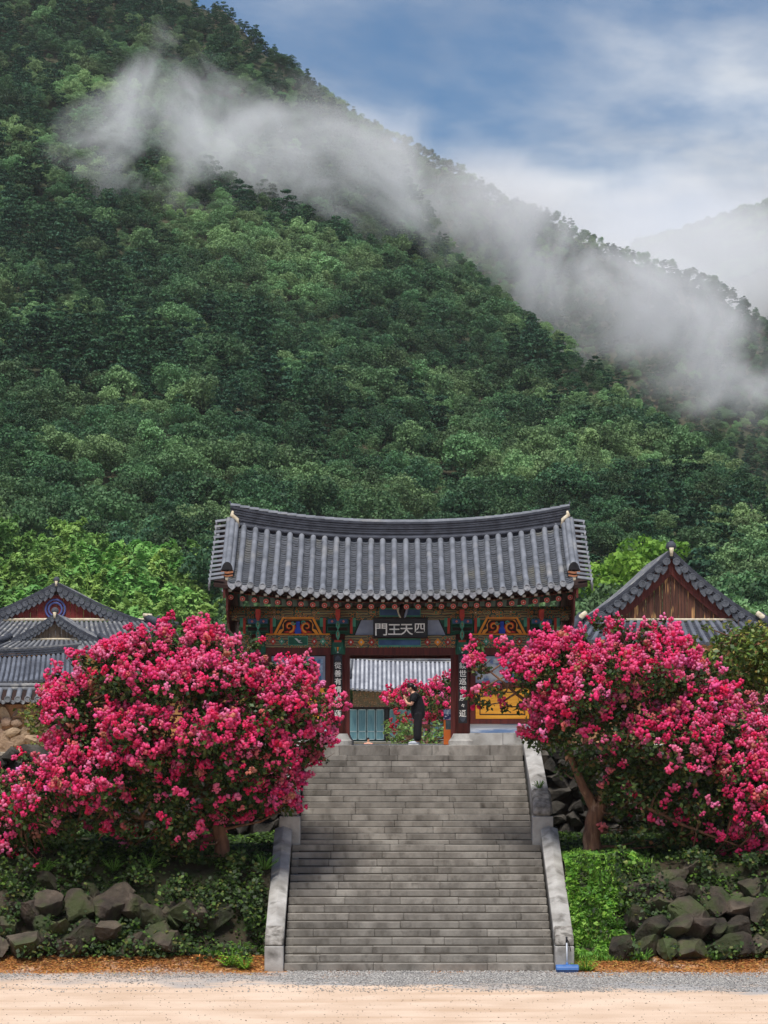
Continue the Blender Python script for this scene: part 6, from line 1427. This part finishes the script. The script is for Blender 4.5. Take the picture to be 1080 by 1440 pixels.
    for s in (-1, 1):
        sh = blob('shoe', Vector(W(-.03 + .01 * s, s * .1, .05)), (.135, .05, .052), 'shoe_grey', root); part_box('sole', 'white_paint', sh, o.x - .165 + .01 * s, o.x + .1 + .01 * s, o.y + s * .1 - .045, o.y + s * .1 + .045, o.z + .001, o.z + .025, .008)
    return root
person_bowing()
def person_small():
    o = at(518, 1040, 110); o.z = 3.52; k = 1.19 / 1.62; W = lambda x, y, z: (o.x + x * k, o.y + y * k, o.z + z * k)
    root = empty('person', o, 'small person in pale pink top, only the head showing in the rear court', 'person'); sc = lambda r: tuple(v * k for v in r) if hasattr(r, '__len__') else r * k
    P = [(0, 0, .85, (.13, .1)), (0, 0, 1.1, (.13, .09)), (0, 0, 1.28, (.15, .09)), (0, 0, 1.38, .05), (0, 0, 1.46, .07), (0, 0, 1.54, .085), (.08, 0, .8, .085), (.09, 0, .45, .06), (.09, 0, .08, .045), (.09, -.1, .04, .035), (-.08, 0, .8, .085), (-.09, 0, .45, .06), (-.09, 0, .08, .045), (-.09, -.1, .04, .035),
         (.19, 0, 1.3, .05), (.23, -.02, 1.05, .04), (.22, -.1, .82, .03), (-.19, 0, 1.3, .05), (-.23, -.02, 1.05, .04), (-.22, -.1, .82, .03)]
    E = [(0, 1), (1, 2), (2, 3), (3, 4), (4, 5), (0, 6), (6, 7), (7, 8), (8, 9), (0, 10), (10, 11), (11, 12), (12, 13), (2, 14), (14, 15), (15, 16), (2, 17), (17, 18), (18, 19)]
    b = skin('body', [(*W(*p[:3]), sc(p[3])) for p in P], E, 'skin', root)
    skin('shirt', [(*W(*p[:3]), sc(p[3])) for p in [(0, 0, .82, (.17, .13)), (0, 0, 1.1, (.16, .12)), (0, 0, 1.3, (.16, .11)), (.2, 0, 1.29, .07), (.23, -.01, 1.1, .065), (-.2, 0, 1.29, .07), (-.23, -.01, 1.1, .065)]], [(0, 1), (1, 2), (2, 3), (3, 4), (2, 5), (5, 6)], 'pink_cloth', root)
    skin('trousers', [(*W(*p[:3]), sc(p[3])) for p in [(0, 0, .86, (.15, .12)), (.085, 0, .7, .1), (.09, 0, .12, .075), (-.085, 0, .7, .1), (-.09, 0, .12, .075)]], [(0, 1), (1, 2), (0, 3), (3, 4)], 'navy_cloth', root)
    blob('hair', Vector(W(-.025, .02, 1.57)), (.088 * k, .09 * k, .075 * k), 'hair', root, (0, -.3, 0)); blob('nose', Vector(W(.02, -.09, 1.5)), (.014, .014, .014), 'skin', b)
    for s in (-1, 1): blob('shoe', Vector(W(s * .09, -.06, .04)), (.045 * k, .12 * k, .045 * k), 'shoe_grey', root); blob('eye', Vector(W(s * .035 + .02, -.085, 1.525)), (.008, .006, .006), 'hair', b)
person_small()

# ------------------------------------------------------------------ small things
pm('orange_board', S(232, 124, 56), S(222, 110, 46), scale=4, rough=.5)
pm('poster', S(150, 168, 196), S(52, 62, 110), scale=9, detail=3, lo=.45, hi=.5, c3=S(216, 220, 226), scale3=12, lo3=.55, hi3=.6, rough=.4)
pm('poster_dark', S(70, 84, 90), S(100, 116, 120), scale=9, rough=.4)
q0, q1 = at(624, 1047, 66.9), at(641, 997, 66.9)
ib = empty('information_stand', ((q0.x + q1.x) / 2, 66.9, ZP), 'orange information stand beside the passage post', 'sign')
z = lambda py: at(0, py, 66.9).z
part_box('base', 'orange_board', ib, q0.x, q1.x, 66.88, 67.12, ZP + .0, z(1026), .01); part_box('frame', 'orange_board', ib, q0.x, q0.x + .05, 66.95, 67.0, z(1026), z(1006))
part_box('poster', 'poster', ib, q0.x + .0, q1.x, 66.93, 66.97, z(1012), z(997)); part_box('lower_poster', 'poster_dark', ib, q0.x + .055, q1.x, 66.93, 66.97, z(1026) + .003, z(1012.4))
pm('blue_plastic', S(74, 116, 176), S(60, 98, 156), scale=6, rough=.45); pm('pale_metal', S(200, 206, 214), S(180, 186, 196), scale=9, rough=.4); pm('black_strap', S(34, 34, 38), S(26, 26, 28), scale=8)
pm('bristle', S(60, 84, 130), S(44, 62, 100), scale=40)
b0_ = at(797.5, 1366, 53.72); br = empty('push_broom', (b0_.x, 53.72, 0), 'blue push broom with pale handle leaning on the stair post', 'broom')
x = b0_.x; MB().prism_x([(53.60, .05), (53.86, .05), (53.84, .12), (53.78, .16), (53.68, .16), (53.62, .12)], x - .235, x + .235).build('head', 'blue_plastic', br, bevel=.012)
for k in range(12): part_box('bristle_tuft', 'bristle', br, x - .22 + k * .037, x - .22 + k * .037 + .03, 53.61, 53.85, .003, .05)
MB().tube([(x, 53.73, .14), (x, 53.86, .66)], .016, 8).build('handle', 'pale_metal', br, True); MB().tube([(x, 53.73, .13), (x, 53.745, .2)], .026, 8).build('socket', 'blue_plastic', br, True)
MB().tube([(x, 53.845, .60), (x, 53.885, .72)], .022, 8).build('grip', 'black_strap', br, True); MB().tube([(x, 53.86, .68), (x + .04, 53.85, .62), (x + .07, 53.84, .5), (x + .085, 53.84, .42)], [.014, .012, .01, .008], 6).build('strap', 'black_strap', br, True)
